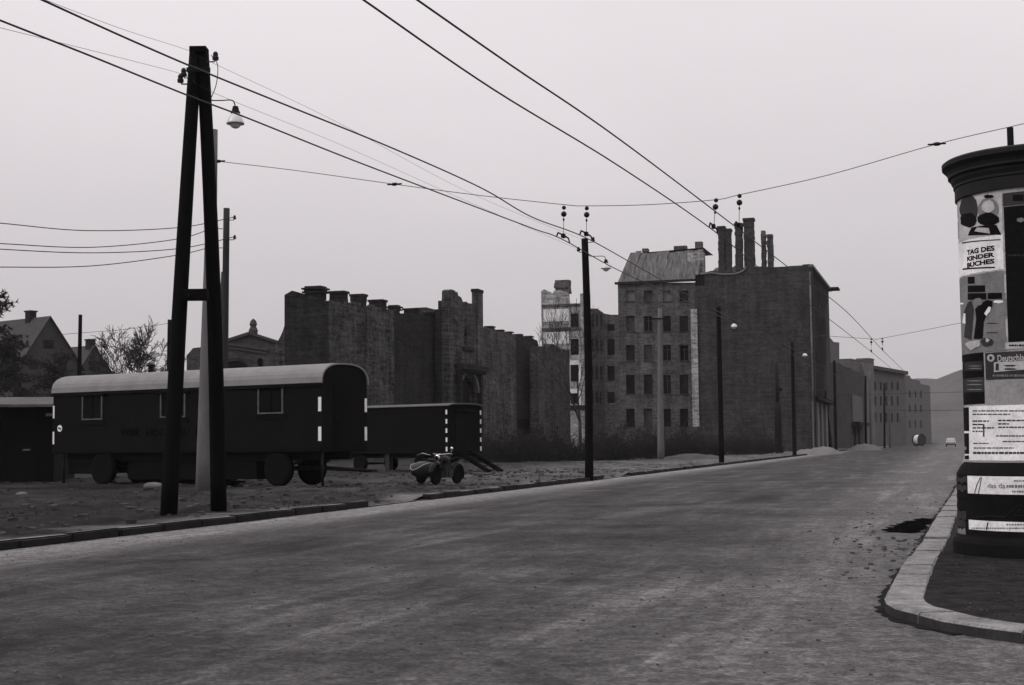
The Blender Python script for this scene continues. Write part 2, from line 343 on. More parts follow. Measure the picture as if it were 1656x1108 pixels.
def thing(name, label, cat, loc=(0, 0, 0), rz=0.0, group=None):
    o = bpy.data.objects.new(name, None); COL.objects.link(o); o.empty_display_size = 0.2
    o.location = loc; o.rotation_euler = (0, 0, rz)
    return tag(o, label, cat, group)
def struct(o): o['kind'] = 'structure'; return o
def wl(parent, w):                          # a world place as seen from an unrotated parent
    return Vector(w) - parent.location
def smooth_line(pts, k=6):
    pts = [Vector(q) for q in pts]; out = []
    for i in range(len(pts) - 1):
        a = pts[max(i - 1, 0)]; b = pts[i]; c = pts[i + 1]; d = pts[min(i + 2, len(pts) - 1)]
        for j in range(k):
            t = j / k
            out.append(0.5 * ((2 * b) + (c - a) * t + (2 * a - 5 * b + 4 * c - d) * t * t + (3 * b - a - 3 * c + d) * t ** 3))
    out.append(pts[-1]); return out
def jag(pts, step=0.5, amp=0.18, rnd=None):
    """Broken top edge of a ruined wall: brick-like steps between the given points."""
    rnd = rnd or random; out = []
    for i in range(len(pts) - 1):
        (x0, z0), (x1, z1) = pts[i], pts[i + 1]
        L = abs(x1 - x0); n = max(1, int(L / step))
        out.append((x0, z0))
        if n > 1:
            lz = z0
            for j in range(1, n):
                t = (j + rnd.uniform(-.25, .25)) / n; x = x0 + (x1 - x0) * t
                nz = z0 + (z1 - z0) * t + rnd.choice((-1, 0, 0, .5, 1)) * amp * rnd.uniform(.3, 1)
                out.append((x, lz)); out.append((x, nz)); lz = nz
    out.append(pts[-1]); return out

# palette (real reflectances of sooty, tarred and dusty things, except the shade-darkened kerb faces)
m_tar = mat('tarred_wood', 0.0036, 0.9, 0.4, 2.0, 30, 0.3, 0.06, stretch=(6, 6, .5))
m_wood = mat('weathered_wood', 0.022, 0.9, 0.35, 2.0, 30, 0.3, stretch=(8, 8, .6))
m_conc = mat('cast_concrete', 0.1, 0.9, 0.35, 1.5, 22, 0.3, stretch=(3, 3, .6))
m_iron = mat('dark_iron', 0.008, 0.7, 0.3, 5, 50, 0.1, 0.1)
m_ins = mat('insulator_glaze', 0.006, 0.5, 0.2, 5, 40, 0.0, 0.2)
m_wire = mat('wire_metal', 0.008, 0.6, 0.2, 5, 40, 0.0)
m_enamel = mat('lamp_enamel', 0.6, 0.35, 0.15, 8, 40, 0.0, 0.5)
m_glass = mat('opal_glass', 0.55, 0.25, 0.1, 8, 40, 0.0, 0.5)
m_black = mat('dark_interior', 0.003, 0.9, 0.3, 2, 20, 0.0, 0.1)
m_pane = mat('dusty_dark_pane', 0.006, 0.5, 0.4, 1.2, 10, 0.05, 0.12)
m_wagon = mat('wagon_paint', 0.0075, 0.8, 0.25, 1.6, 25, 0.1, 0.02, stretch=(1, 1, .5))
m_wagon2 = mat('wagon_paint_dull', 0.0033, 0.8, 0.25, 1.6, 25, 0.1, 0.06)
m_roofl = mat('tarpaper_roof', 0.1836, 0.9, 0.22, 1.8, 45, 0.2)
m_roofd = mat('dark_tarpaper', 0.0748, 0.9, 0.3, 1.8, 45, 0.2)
m_white = mat('white_paint', 0.72, 0.6, 0.15, 6, 60, 0.05)
m_rubber = mat('tyre_rubber', 0.004, 0.9, 0.3, 6, 50, 0.1, 0.06)
m_letter = mat('black_lettering', 0.0015, 0.9, 0.2, 6, 50, 0.0, 0.02)
m_chrome = mat('chrome', 0.55, 0.25, 0.05, 6, 50, 0.0, 0.5, 1.0)
m_plaster = mat('pale_plaster', 0.62, 0.95, 0.25, 0.8, 9, 0.2)
m_grplaster = mat('grey_plaster', 0.11, 0.95, 0.3, 0.5, 7, 0.3)
m_dkplaster = mat('sooty_plaster', 0.04, 0.95, 0.3, 0.5, 7, 0.3)
m_farplaster = mat('street_plaster', 0.08, 0.95, 0.3, 0.35, 6, 0.3)
m_tile = mat('roof_tiles', 0.035, 0.9, 0.3, 1.5, 18, 0.3)
m_lead = mat('mansard_sheet', 0.115, 0.9, 0.85, 1.4, 7, 0.5, 0.1, stretch=(3, 1, .5))
m_bark = mat('bark', 0.02, 0.95, 0.35, 4, 30, 0.3)
m_leaf = mat('evergreen_needles', 0.016, 0.9, 0.4, 4, 30, 0.0)
m_twig = mat('dry_twigs', 0.02, 0.95, 0.4, 4, 30, 0.0)
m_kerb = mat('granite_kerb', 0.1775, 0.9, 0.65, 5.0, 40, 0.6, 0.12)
m_kerbd = mat('shade_toned_kerb', 0.014, 0.9, 0.4, 2.2, 40, 0.25, 0.1)  # shade of the upright kerb faces put into the stone colour
m_kerbf = mat('grimy_shaded_kerb_face', 0.03, 0.95, 0.5, 3.2, 34, 0.4, 0.05)  # grime and shade both painted into the corner kerb's upright faces
m_pave = mat('corner_pavement', 0.017, 0.95, 0.95, 5.0, 45, 0.8, 0.04)
m_sand = mat('pale_sand', 0.115, 0.97, 0.25, 0.6, 9, 0.4)
m_rubble = mat('rubble_stone', 0.0408, 0.95, 0.6, 0.9, 9, 0.3)
b_ruin = brick('ruin_brick', 0.033, 1.7, 0.9, patch=0.03, patchv=0.06)
b_ruin2 = brick('ruin_brick_grey', 0.042, 1.5, 0.75, patch=0.06, patchv=0.075)
b_dark = brick('sooted_brick', 0.012, 1.4, 0.7)
b_fire = brick('firewall_brick', 0.0272, 1.5, 0.5)
b_pale = brick('pale_brick', 0.21, 1.3, 0.6, patch=0.2, patchv=0.24)
b_wing = brick('wing_brick', 0.055, 1.4, 0.5, patch=0.15, patchv=0.085)
b_church = brick('chapel_brick', 0.036, 1.4, 0.35)

# ------------------------------------------------------------------ street frame
U = ray(1530, 711); U = Vector((U.x, U.y)).normalized()          # up the street
N = Vector((-U.y, U.x))                                          # to the left of it
K0 = G(700, 808).to_2d()                                         # a point on the left kerb
STREET = math.atan2(U.y, U.x) - math.pi / 2
S0 = -K0.dot(U)                                                  # s of the camera's foot
def st(s, t, z=0.0):                                             # s metres up the street from the camera, t metres left of the left kerb
    q = K0 + U * (s + S0) + N * t
    return Vector((q.x, q.y, z))
def to_st(q):
    d = Vector((q[0], q[1])) - K0
    return d.dot(U) - S0, d.dot(N)

# ground sheet to the horizon
mb = MB(); mb.add([(-2500, -800, -.06), (2500, -800, -.06), (2500, 3600, -.06), (-2500, 3600, -.06)], [(0, 1, 2, 3)])
struct(mb.build('ground', m_dkplaster if False else mat('far_ground', 0.06, 0.95, 0.3, 0.05, 2, 0.0)))
# carriageway (local x = right of the left kerb, y = up the street)
road_m = road_mat()
mb = MB()
ys = [-60, -20, 0, 20, 40, 60, 90, 130, 200, 350, 700]
for i in range(len(ys) - 1):
    mb.add([(-.1, ys[i], 0), (45, ys[i], 0), (45, ys[i + 1], 0), (-.1, ys[i + 1], 0)], [(0, 1, 2, 3)])
struct(mb.build('road', road_m, loc=st(0, 0), rz=STREET, fix=False))

# left verge: trodden soil behind the kerb
KW, KH = 0.17, 0.125
s1, s2 = to_st(G(633, 820))[0], to_st(G(700, 808))[0]            # dropped kerbs at two driveways
s3, s4 = to_st(G(962, 775))[0], to_st(G(1010, 770))[0]
def _st(a, b, x): x = min(1, max(0, (x - a) / (b - a))); return x * x * (3 - 2 * x)
def vz(s, t):
    q = Vector((s * .16, t * .16, 3.1))
    a = noise.noise(q) * .10 + noise.noise(q * 3.1) * .08 + noise.noise(q * 9.0) * .055 + noise.noise(q * 24.0) * .03
    k = min(1, max(0, (t - KW) / 1.6)); far = min(1, max(0, (t - 18) / 30))
    dip = max(_st(s1 - 1, s1, s) * (1 - _st(s2 - 1.2, s2, s)), _st(s3 - 1, s3, s) * (1 - _st(s4 - 1.2, s4, s))) * (1 - _st(.3, 2.6, t))
    a -= .07 * math.exp(-((t - 1.5 - .2 * noise.noise(Vector((s * .15, 0, 9)))) / .16) ** 2)
    return KH - .015 - dip * (.102 if t < 2.6 else 0) + a * k * (1 - dip) + max(0, noise.noise(q * .5)) * .5 * far
ss = []; v = -30.0
while v < 620:
    ss.append(v); v += 0.22 if 12 < v < 48 else (0.5 if v < 90 else (2.0 if v < 180 else 15.0))
ts = []; v = KW - .02
while v < 320:
    ts.append(v); v += 0.16 if v < 9 else (0.4 if v < 22 else (2.5 if v < 60 else 20))
vs = [(-t, s, vz(s, t)) for s in ss for t in ts]; nT = len(ts)
fs = [(i * nT + j, (i + 1) * nT + j, (i + 1) * nT + j + 1, i * nT + j + 1) for i in range(len(ss) - 1) for j in range(nT - 1)]
mb = MB(); mb.add(vs, fs, True)
soil = soil_mat()
struct(mb.build('verge', soil, loc=st(0, 0), rz=STREET, fix=False))
def gz(x, y):                                                    # verge height under a plan point
    s, t = to_st((x, y)); return vz(s, t) if t > KW else 0.0

# left kerb: one stone after another
kerb = struct(bpy.data.objects.new('kerb', None)); COL.objects.link(kerb); kerb.location = st(0, 0); kerb.rotation_euler = (0, 0, STREET)
def stone_mesh(L, seed):
    r = random.Random(seed); bm = bmesh.new()
    bmesh.ops.create_cube(bm, size=1)
    for q in bm.verts:
        q.co = Vector((q.co.x * KW - KW / 2, q.co.y * L, q.co.z * .4 - .2)); q.co += Vector((r.uniform(-.012, .012), r.uniform(-.006, .006), r.uniform(-.012, .012)))
    bmesh.ops.bevel(bm, geom=list(bm.edges), offset=.022, segments=2, affect='EDGES')
    for f in bm.faces: f.normal_update(); f.material_index = 0 if f.normal.z > .45 else 1  # pale tops; upright faces painted near black to deepen their shade
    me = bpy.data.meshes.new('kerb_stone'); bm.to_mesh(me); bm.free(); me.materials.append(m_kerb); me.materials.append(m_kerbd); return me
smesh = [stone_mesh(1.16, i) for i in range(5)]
y = -20.0; k = 0
while y < 150:
    low = (s1 < y < s2 - .3) or (s3 < y < s4 - .3)
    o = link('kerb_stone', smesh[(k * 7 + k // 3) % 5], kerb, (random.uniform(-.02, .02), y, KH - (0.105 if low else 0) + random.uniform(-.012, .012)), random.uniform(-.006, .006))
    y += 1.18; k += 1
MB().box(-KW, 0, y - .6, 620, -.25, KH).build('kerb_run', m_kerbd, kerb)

# right-hand corner: pavement, kerb stones along a curve
oz = 0.085
far = [st(s, 0) for s in ()]
corner_px = [(1545, 789), (1530, 812), (1514, 835), (1489, 876), (1467, 902), (1448, 931), (1433, 960), (1431, 969), (1438, 977), (1457, 985), (1489, 992), (1520, 1000), (1567, 1008), (1614, 1014.5), (1656, 1019.5), (1800, 1036), (2050, 1062)]
cpts = [G(a, b, oz) for a, b in corner_px]
d0 = ray(1566, 711); d0.z = 0; d0.normalize()              # beyond the column the pavement edge draws back a little
cpts = [cpts[0] + d0 * L for L in (420, 260, 150, 90, 50, 25, 10)] + cpts
near_i = 7
line = cpts[:5] + smooth_line(cpts[5:], 8)
cum = [0]
for i in range(1, len(line)): cum.append(cum[-1] + (line[i] - line[i - 1]).length)
def along(L):
    for i in range(1, len(line)):
        if cum[i] >= L:
            t = (L - cum[i - 1]) / (cum[i] - cum[i - 1]); return line[i - 1].lerp(line[i], t)
    return line[-1].copy()
def inner(L):
    d = (along(min(L + .15, cum[-1])) - along(max(L - .15, 0))).normalized()
    return Vector((-d.y, d.x, 0))                                 # left of travel = inside the corner
pk = struct(bpy.data.objects.new('corner_kerb', None)); COL.objects.link(pk); pk.location = (along(cum[-1] - 8).x, along(cum[-1] - 8).y, 0)
RKW = 0.30
def kerb_piece(L0, L1, name, nseg=3):
    bm_v = []; r = random.Random(int(L0 * 97)); dz = r.uniform(-.012, .012); e = .018
    for i in range(nseg + 1):
        L = L0 + (L1 - L0) * i / nseg; q = along(L); n_ = inner(L)
        for w, z in ((-.03, -.2), (0, oz - e), (e, oz), (RKW - e, oz), (RKW, oz - e), (RKW, -.2)):
            c = q + n_ * (w + r.uniform(-.005, .005)); bm_v.append((c.x - pk.location.x, c.y - pk.location.y, z + dz))
    fs = [(i * 6 + j, i * 6 + (j + 1) % 6, (i + 1) * 6 + (j + 1) % 6, (i + 1) * 6 + j) for i in range(nseg) for j in range(6)]
    fs += [tuple(range(6)), tuple(nseg * 6 + j for j in range(6))[::-1]]
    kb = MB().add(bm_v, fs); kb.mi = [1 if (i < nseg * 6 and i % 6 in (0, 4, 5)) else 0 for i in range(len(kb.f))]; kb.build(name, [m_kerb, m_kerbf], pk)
Lfar = cum[-1] - 62
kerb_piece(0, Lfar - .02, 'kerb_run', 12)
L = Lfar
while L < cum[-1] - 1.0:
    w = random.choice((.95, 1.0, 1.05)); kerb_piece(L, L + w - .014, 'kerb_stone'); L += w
# pavement sheet inside the kerb, gently uneven
mb = MB(); rows = []; Ls = [cum[-1] * i / 12 * .55 for i in range(12)] + [max(cum[-1] * .55, cum[-1] - 60 + i * .5) for i in range(120)]
Ls = sorted(set(round(min(a, cum[-1] - .05), 2) for a in Ls))
offs = [RKW - .02]; w = RKW + .08
ctr = Vector((5.75, 15.35, 0))
far_pt = [cum[-1] * .5]
pav_in = []
for L in Ls: q = along(L) + inner(L) * (RKW - .03); pav_in.append((q.x, q.y))
outer = pav_in + [(90, -6), (190, 380)]
loops = [[Vector((a, b, 0)) for a, b in outer]]
tris = tessellate_polygon(loops)
bm = bmesh.new(); bv = [bm.verts.new((a, b, oz - .012)) for a, b in outer]
for t in tris:
    try: bm.faces.new([bv[i] for i in t])
    except ValueError: pass
bmesh.ops.recalc_face_normals(bm, faces=bm.faces)
me = bpy.data.meshes.new('pavement'); bm.to_mesh(me); bm.free(); me.materials.append(m_pave)
struct(link('pavement', me))

# ------------------------------------------------------------------ hill closing the street
mb = MB(); prof = [(1380, 640), (1450, 622), (1480, 611), (1500, 611), (1515, 612), (1530, 606), (1545, 600), (1580, 588), (1640, 580), (1720, 590), (1850, 620)]
D = 640; nx = len(prof)
vs = []
for j, (dd, kz) in enumerate(((-150, 0), (-90, .45), (-40, .8), (0, 1), (80, .9), (200, .5))):
    for a, b in prof:
        q = P(a, b, D); zz = q.z * kz
        vs.append((q.x + dd * .3, D + dd, zz - .3))
fs = [(j * nx + i, j * nx + i + 1, (j + 1) * nx + i + 1, (j + 1) * nx + i) for j in range(5) for i in range(nx - 1)]
mb.add(vs, fs, True)
hill = struct(mb.build('hill', mat('hill_scrub', 0.06, 0.95, 0.5, 0.03, .4, 0.3)))

# ------------------------------------------------------------------ walls of buildings
def wall(parent, name, pl, top, mats, th=0.45, holes=(), jagged=0.0, step=0.5, back=0.0, z0=-.15, rnd=None, label=None):
    """A wall standing in the plane pl; its top edge and openings are given as seen, kept at that plane's own distance and size."""
    pts = [pl.sz(a, b) for a, b in top]
    if jagged: pts = jag(pts, step, jagged, rnd)
    poly = [(pts[0][0], z0)] + pts + [(pts[-1][0], z0)]
    poly = [poly[0]] + [q for i, q in enumerate(poly[1:], 1) if (abs(q[0] - poly[i - 1][0]) + abs(q[1] - poly[i - 1][1])) > 1e-3]
    poly = poly[::-1]
    mb = MB().prism(poly, back, back + th, holes)
    o = mb.build(name, mats, parent, wl(parent, pl.at(0)), pl.ang)
    if label: o['label'] = label
    return o
def rect(pl, x0, x1, y0, y1):
    s0, z1 = pl.sz(x0, (y0 + y1) / 2)[0], pl.sz((x0 + x1) / 2, y0)[1]
    s1_, z0 = pl.sz(x1, (y0 + y1) / 2)[0], pl.sz((x0 + x1) / 2, y1)[1]
    return [(s0, z0), (s1_, z0), (s1_, z1), (s0, z1)]
def block(parent, name, pl, s0, s1, b0, b1, z0, z1, mats):
    return MB().box(s0, s1, b0, b1, z0, z1).build(name, mats, parent, wl(parent, pl.at(0)), pl.ang)
def window(parent, pl, r, back=0.0, deep=0.28, sill=True, cross=True, pane=None, frame=None):
    """Window in its opening: dark pane, thin frame, sill."""
    (a, z0), (b, _), (_, z1), _ = r
    base = wl(parent, pl.at(0))
    w = MB().box(a - .02, b + .02, back + deep, back + deep + .04, z0 - .02, z1 + .02).build('window', pane or m_pane, parent, base, pl.ang)
    if cross:
        f = .05; fb = back + deep - .045; m = MB(); mid = (a + b) / 2; tz = z0 + (z1 - z0) * .68
        m.box(a, a + f, fb, fb + .04, z0, z1).box(b - f, b, fb, fb + .04, z0, z1).box(a + f, b - f, fb, fb + .04, z0, z0 + f).box(a + f, b - f, fb, fb + .04, z1 - f, z1)
        m.box(mid - .03, mid + .03, fb, fb + .04, z0 + f, z1 - f).box(a + f, mid - .031, fb, fb + .04, tz, tz + .05).box(mid + .031, b - f, fb, fb + .04, tz, tz + .05)
        m.build('frame', frame or m_black, w)
    if sill:
        MB().box(a - .1, b + .1, back - .10, back + deep - .003, z0 - .1, z0 - .004).build('sill', m_dkplaster, w)
    return w
def chimney(parent, pl, x0, x1, ytop, ybot, back=0.2, deep=1.0, mats=None, cap='slab', jitter=0.0):
    s0, z1 = pl.sz(x0, ytop); s1_, _ = pl.sz(x1, ytop); z0 = pl.sz((x0 + x1) / 2, ybot)[1]
    base = wl(parent, pl.at(0)); mats = mats or b_dark
    capt = min(.28, (z1 - z0) * .18); m = MB()
    if cap == 'layers': hb = z0 + (z1 - z0) * .5
    elif cap == 'none': hb = z1
    else: hb = z1 - capt
    r = random.Random(int(x0 * 13 + ytop))
    n = max(1, int((hb - z0) / .35)); zz = z0
    for i in range(n):                                            # courses, slightly uneven where the mortar has gone
        h = (hb - z0) / n; e = jitter * r.uniform(-1, 1)
        m.box(s0 + e, s1_ + jitter * r.uniform(-1, 1), back + e, back + deep - e, zz + .002 * (i > 0), zz + h); zz += h
    c = m.build('chimney', mats, parent, base, pl.ang)
    if cap == 'slab':
        MB().box(s0 - .09, s1_ + .09, back - .09, back + deep + .09, hb + .003, z1).build('cap', mats, c)
    if cap == 'layers':
        h = (z1 - hb) / 4
        for i in range(4):
            e = (.16, .05, .2, .02)[i]
            MB().box(s0 - e, s1_ + e, back - e, back + deep + e, hb + i * h + .003, hb + (i + 1) * h).build('cap_course', mats, c)
    return c

def stub(parent, pl, x0, x1, yt, yb, mats, cap='slab', frac=.7):
    """chimney stump on a wall seen end-on: its narrow end spans x0..xm, its street side xm..x1"""
    xm = x0 + (x1 - x0) * frac; q0, q1 = pl.sz(xm, yb), pl.sz(x0, yb)
    p = pl.at(q0[0]); d = ray(x0, yb); k_ = p.y / d.y
    dep = abs(d.x * k_ - p.x) / max(.3, abs(pl.n.x + pl.n.y * -d.x / d.y))
    return chimney(parent, pl, xm, x1, yt, yb, 0.0 if True else 0, dep, mats, cap, .05)
PERP = (-N.x, -N.y)                                              # across the street, left to right
# ---- the long ruin, parallel to the street
d_r = 105.0
R0 = Plane(P(530, 600, d_r).to_2d(), U)
ruin = thing('ruined_tenement', 'long roofless dark brick ruin with chimney stumps like battlements behind the wagons', 'ruin', (R0.O.x, R0.O.y, 0))
rnd = random.Random(5)
arch = lambda pl, x0, x1, y0, y1: None
wall(ruin, 'wall', R0, [(527, 487), (545, 488), (566, 489), (594, 495), (626, 500), (637, 503)], b_ruin, 0.5, jagged=.2, step=.5, rnd=rnd)
s_c, z_c = R0.sz(527, 487)
EP = Plane(R0.at(s_c - .01).to_2d(), PERP)
wall(ruin, 'end_wall', EP, [(460, 477), (472, 470), (490, 475), (495, 480), (510, 483), (527, 487)], b_dark, 0.5, jagged=.06, step=.7, rnd=rnd)
wall(ruin, 'broken_wall', EP.off(1.2), [(444, 566), (447, 556), (453, 545), (457, 536), (459.5, 528), (463, 528)], b_ruin, 0.5, jagged=.12, step=.3, rnd=rnd)
R1 = R0.off(.7)
wall(ruin, 'wall', R1, [(636, 500), (650, 507), (680, 509), (704, 512), (728, 522)], b_dark, 0.5, jagged=.12, step=.6, rnd=rnd)
# tower-like stub of the stairwell, standing proud
R2 = R0.off(-.9)
slit = rect(R2, 750.5, 756, 541, 559); (a, z0), (b, _), (_, z1), _ = slit
slit_h = [(a, z0), (b, z0), (b, z1), ((a + b) / 2, z1 + .8), (a, z1)]
gr = rect(R2, 744, 767.5, 634, 655)
(ga, gz0), (gb, _), (_, gz1), _ = gr; gr_r = (gb - ga) / 2
gate = [(ga, 0.05), (gb, 0.05)] + [((ga + gb) / 2 + gr_r * math.cos(w), gz1 + gr_r * .62 * math.sin(w)) for w in [math.pi * i / 10 for i in range(11)]]
wall(ruin, 'stair_tower', R2, [(726, 490), (726.5, 470), (730, 468), (740, 472), (741, 478), (746, 481), (749, 489), (758, 491), (769, 491)], b_ruin, 0.7, holes=[slit_h, gate], jagged=.14, step=.5, rnd=rnd)
s0t = R2.sz(711, 500)[0]; s1t = R2.sz(779, 472)[0]; s0c = R2.sz(770, 472)[0]; zt = R2.sz(770, 472)[1]
block(ruin, 'corner_pier', R2, s0c + .003, s1t, -.12, .45, -.15, zt, b_ruin2)
block(ruin, 'pier_cap', R2, s0c - .05, s1t + .06, -.18, .52, zt + .003, zt + .3, b_dark)
for z_0, z_1, bk0, bk1 in ((-.1, R2.sz(716, 497)[1], .703, 1.35), (R2.sz(716, 496)[1] - .5, R2.sz(720, 484)[1], .703, 1.05)):
    block(ruin, 'end_buttress', R2, R2.sz(726, 560)[0] + (.0 if bk1 > 1.2 else .1), R2.sz(726, 560)[0] + 1.2, bk0, bk1 + .0, z_0, z_1, b_dark)
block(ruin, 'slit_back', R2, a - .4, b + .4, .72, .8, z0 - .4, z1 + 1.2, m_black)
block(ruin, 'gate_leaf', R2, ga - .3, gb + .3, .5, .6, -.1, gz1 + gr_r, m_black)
block(ruin, 'slit_sill', R2, a - .5, b + 1.3, -.22, -.003, z0 - .45, z0 - .15, b_dark)
# gate surround: two pilasters, cornice, hood mould
zc = R2.sz(755, 604)[1]; zc2 = R2.sz(755, 591)[1]
for x0, x1 in ((736.5, 741), (771, 774)):
    pa, pb = R2.sz(x0, 630)[0], R2.sz(x1, 630)[0]
    block(ruin, 'pilaster', R2, pa, pb, -.45, -.124, -.1, zc - .003, b_dark)
pa, pb = R2.sz(736, 600)[0], R2.sz(775.5, 600)[0]
block(ruin, 'gate_cornice', R2, pa, pb, -.7, -.125, zc, zc2 - .5, b_dark)
block(ruin, 'gate_cornice', R2, pa - .2, pb + .25, -.9, -.125, zc2 - .497, zc2, b_dark)
m = MB(); hw = []
for rr_, bk in ((gr_r * 1.38, 0), (gr_r * 1.18, 0)):
    hw.append([((ga + gb) / 2 + rr_ * math.cos(w), gz1 + rr_ * .7 * math.sin(w)) for w in [math.pi * i / 12 for i in range(13)]])
m.prism(hw[0] + hw[1][::-1], -.28, -.004); m.build('hood_mould', m_grplaster, ruin, wl(ruin, R2.at(0)), R2.ang)
# buttress-like pilaster strips on the recessed wall
for x0, x1, y0 in ((703, 710, 545),):
    pa, pb = R1.sz(x0, 560)[0], R1.sz(x1, 560)[0]
    block(ruin, 'pilaster', R1, pa, pb, -.4, -.003, -.1, R1.sz(x0, 508)[1], b_dark)
    block(ruin, 'wall_bracket', R1, pa - .3, pb + .5, -.55, -.41, R1.sz(705, 617)[1], R1.sz(705, 609)[1], b_dark)
# right of the tower
R3 = R0.off(.2)
wall(ruin, 'wall', R3, [(778, 529), (800, 532), (806, 536), (834, 541)], b_ruin2, 0.9, jagged=.15, step=.7, rnd=rnd)
R4 = R0.off(1.3)
hd = rect(R4, 838, 866, 677, 693)
wall(ruin, 'wall', R4, [(833, 541), (845, 543), (858, 547), (869, 551), (871, 558)], b_dark, 0.8, holes=[hd], jagged=.15, step=.7, rnd=rnd)
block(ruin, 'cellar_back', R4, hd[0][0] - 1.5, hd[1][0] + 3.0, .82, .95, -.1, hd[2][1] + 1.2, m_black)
R5 = R0.off(-.4)
wall(ruin, 'wall', R5, [(869, 560), (878, 562), (889, 561), (893, 556), (898, 559), (904, 563), (921, 566)], b_pale if False else b_ruin2, 0.9, jagged=.2, step=.8, rnd=rnd)
# chimney stumps along the top
chimney(ruin, EP, 493, 519, 463, 485, -.02, 1.0, b_dark, 'layers')
for x0, x1, yt, yb in ((532, 563, 470, 492), (567, 593, 475, 497), (596.5, 625, 484, 504)):
    stub(ruin, R0.off(.02), x0, x1, yt, yb, b_dark, 'slab', .76)
for x0, x1, yt, yb in ((628, 647, 493, 511), (652, 680, 498, 514), (683, 705, 505, 520)):
    stub(ruin, R1.off(.02), x0, x1, yt, yb, b_dark, 'layers' if x0 < 650 else 'slab', .76)
for x0, x1, yt, yb in ((784, 800, 527, 538),): stub(ruin, R3.off(.02), x0, x1, yt, yb, b_dark, 'slab')
for x0, x1, yt, yb in ((804, 815, 533, 545), (818, 829, 536, 548), (833, 845, 540, 552), (850, 862, 543, 556)):
    stub(ruin, R4.off(.02), x0, x1, yt, yb, b_dark, 'slab')
chimney(ruin, R0.off(16), 689, 702.5, 497, 520, 0, 1.6, b_ruin2, 'none', .05)
# cross walls behind give the shell its depth
for px_, bk in ((636, .9), (779, 1.2), (869, 1.2)):
    s_ = R0.sz(px_, 540)[0]
    MB().prism([(0, -.1), (9, -.1), (9, 6), (6, 6.5), (3, 8), (1, 9), (0, 9.5)], 0, .5).build('cross_wall', b_dark, ruin, wl(ruin, R0.at(s_, 0, bk + .95)), R0.ang + math.pi / 2)

# ---- pale gutted house behind the ruin's far end
Q0 = Plane(P(910, 600, 186).to_2d(), PERP)
pale = thing('gutted_house', 'pale gutted house with white plaster bands behind thin bare tree', 'ruin', (Q0.O.x, Q0.O.y, 0))
wl1 = [rect(Q0, 922.5, 936, a, b) for a, b in ((507, 533), (548, 574), (590, 617), (636, 653))]
wall(pale, 'wall', Q0, [(875, 471), (880, 468), (889, 472), (894, 475), (896, 470), (919, 472), (920, 491), (938, 491), (938, 475), (944, 474), (953, 475)], b_pale, 0.6, holes=wl1, jagged=.18, step=.7, rnd=rnd)
chimney(pale, Q0, 895.5, 918.5, 453, 474, 0.2, 1.4, b_wing, 'none', .12)
for r_ in wl1: window(pale, Q0, r_, 0, .3, sill=False, cross=False, pane=m_black)
for y0, y1 in ((500, 520), (537, 556)):
    r_ = rect(Q0, 879, 920, y0, y1); (a, z0), (b, _), (_, z1), _ = r_
    block(pale, 'plaster_band', Q0, a, b, -.06, -.003, z0, z1, m_plaster)
for y0, y1 in ((492, 495), (530, 534)):
    r_ = rect(Q0, 876, 938, y0, y1); (a, z0), (b, _), (_, z1), _ = r_
    block(pale, 'floor_beam', Q0, a, b, -.2, -.004, z0, z1, b_wing)
for r_ in wl1[2:]:
    (a, z0), (b, _), (_, z1), _ = r_
    m = MB(); e = .28; m.box(a - e, a - .004, -.07, -.003, z0 - .2, z1 + e).box(b + .004, b + e, -.07, -.003, z0 - .2, z1 + e).box(a - .003, b + .003, -.07, -.003, z1 + .004, z1 + e * 2)
    m.build('window_surround', m_plaster, pale, wl(pale, Q0.at(0)), Q0.ang)
Q1 = Plane(Q0.at(Q0.sz(952, 560)[0]).to_2d(), (U.x * .75 + PERP[0] * .8, U.y * .75 + PERP[1] * .8))
hs = []
for x0, x1 in ((957, 960.5), (964, 967.5), (971, 974)):
    for y0, y1 in ((508, 528), (548, 568), (592, 614), (633, 652)): hs.append(rect(Q1, x0, x1, y0, y1))
hs2 = []
wall(pale, 'side_wall', Q1, [(953, 499), (966, 499), (970, 502), (976, 506)], b_wing, 0.5, holes=hs, jagged=.12, step=.8, rnd=rnd)
for r_ in hs: window(pale, Q1, r_, 0, .3, sill=False, cross=False, pane=m_black)
Q2 = Plane(Q1.at(Q1.sz(976, 560)[0]).to_2d(), PERP)
hs2 = [rect(Q2, 982, 994, a, b) for a, b in ((524, 535), (548, 574), (592, 616), (634, 652))]
wall(pale, 'rear_wall', Q2, [(976, 507), (988, 509), (1003, 509)], b_wing, 0.5, holes=hs2, jagged=.08, step=.9, rnd=rnd)
for r_ in hs2: window(pale, Q2, r_, 0, .3, sill=False, cross=False, pane=m_black)
r_ = rect(Q0, 922, 1000, 655, 662)
block(pale, 'string_course', Q0, r_[0][0], Q0.sz(953, 655)[0], -.15, -.003, r_[0][1], r_[2][1], b_dark)
sL = Q0.sz(875, 560)[0]
MB().prism([(0, -.1), (10, -.1), (10, 19), (5, 21), (0, 20.5)], 0, .5).build('side_wall', b_wing, pale, wl(pale, Q0.at(sL + .5, 0, .6)), Q0.ang + math.pi / 2)

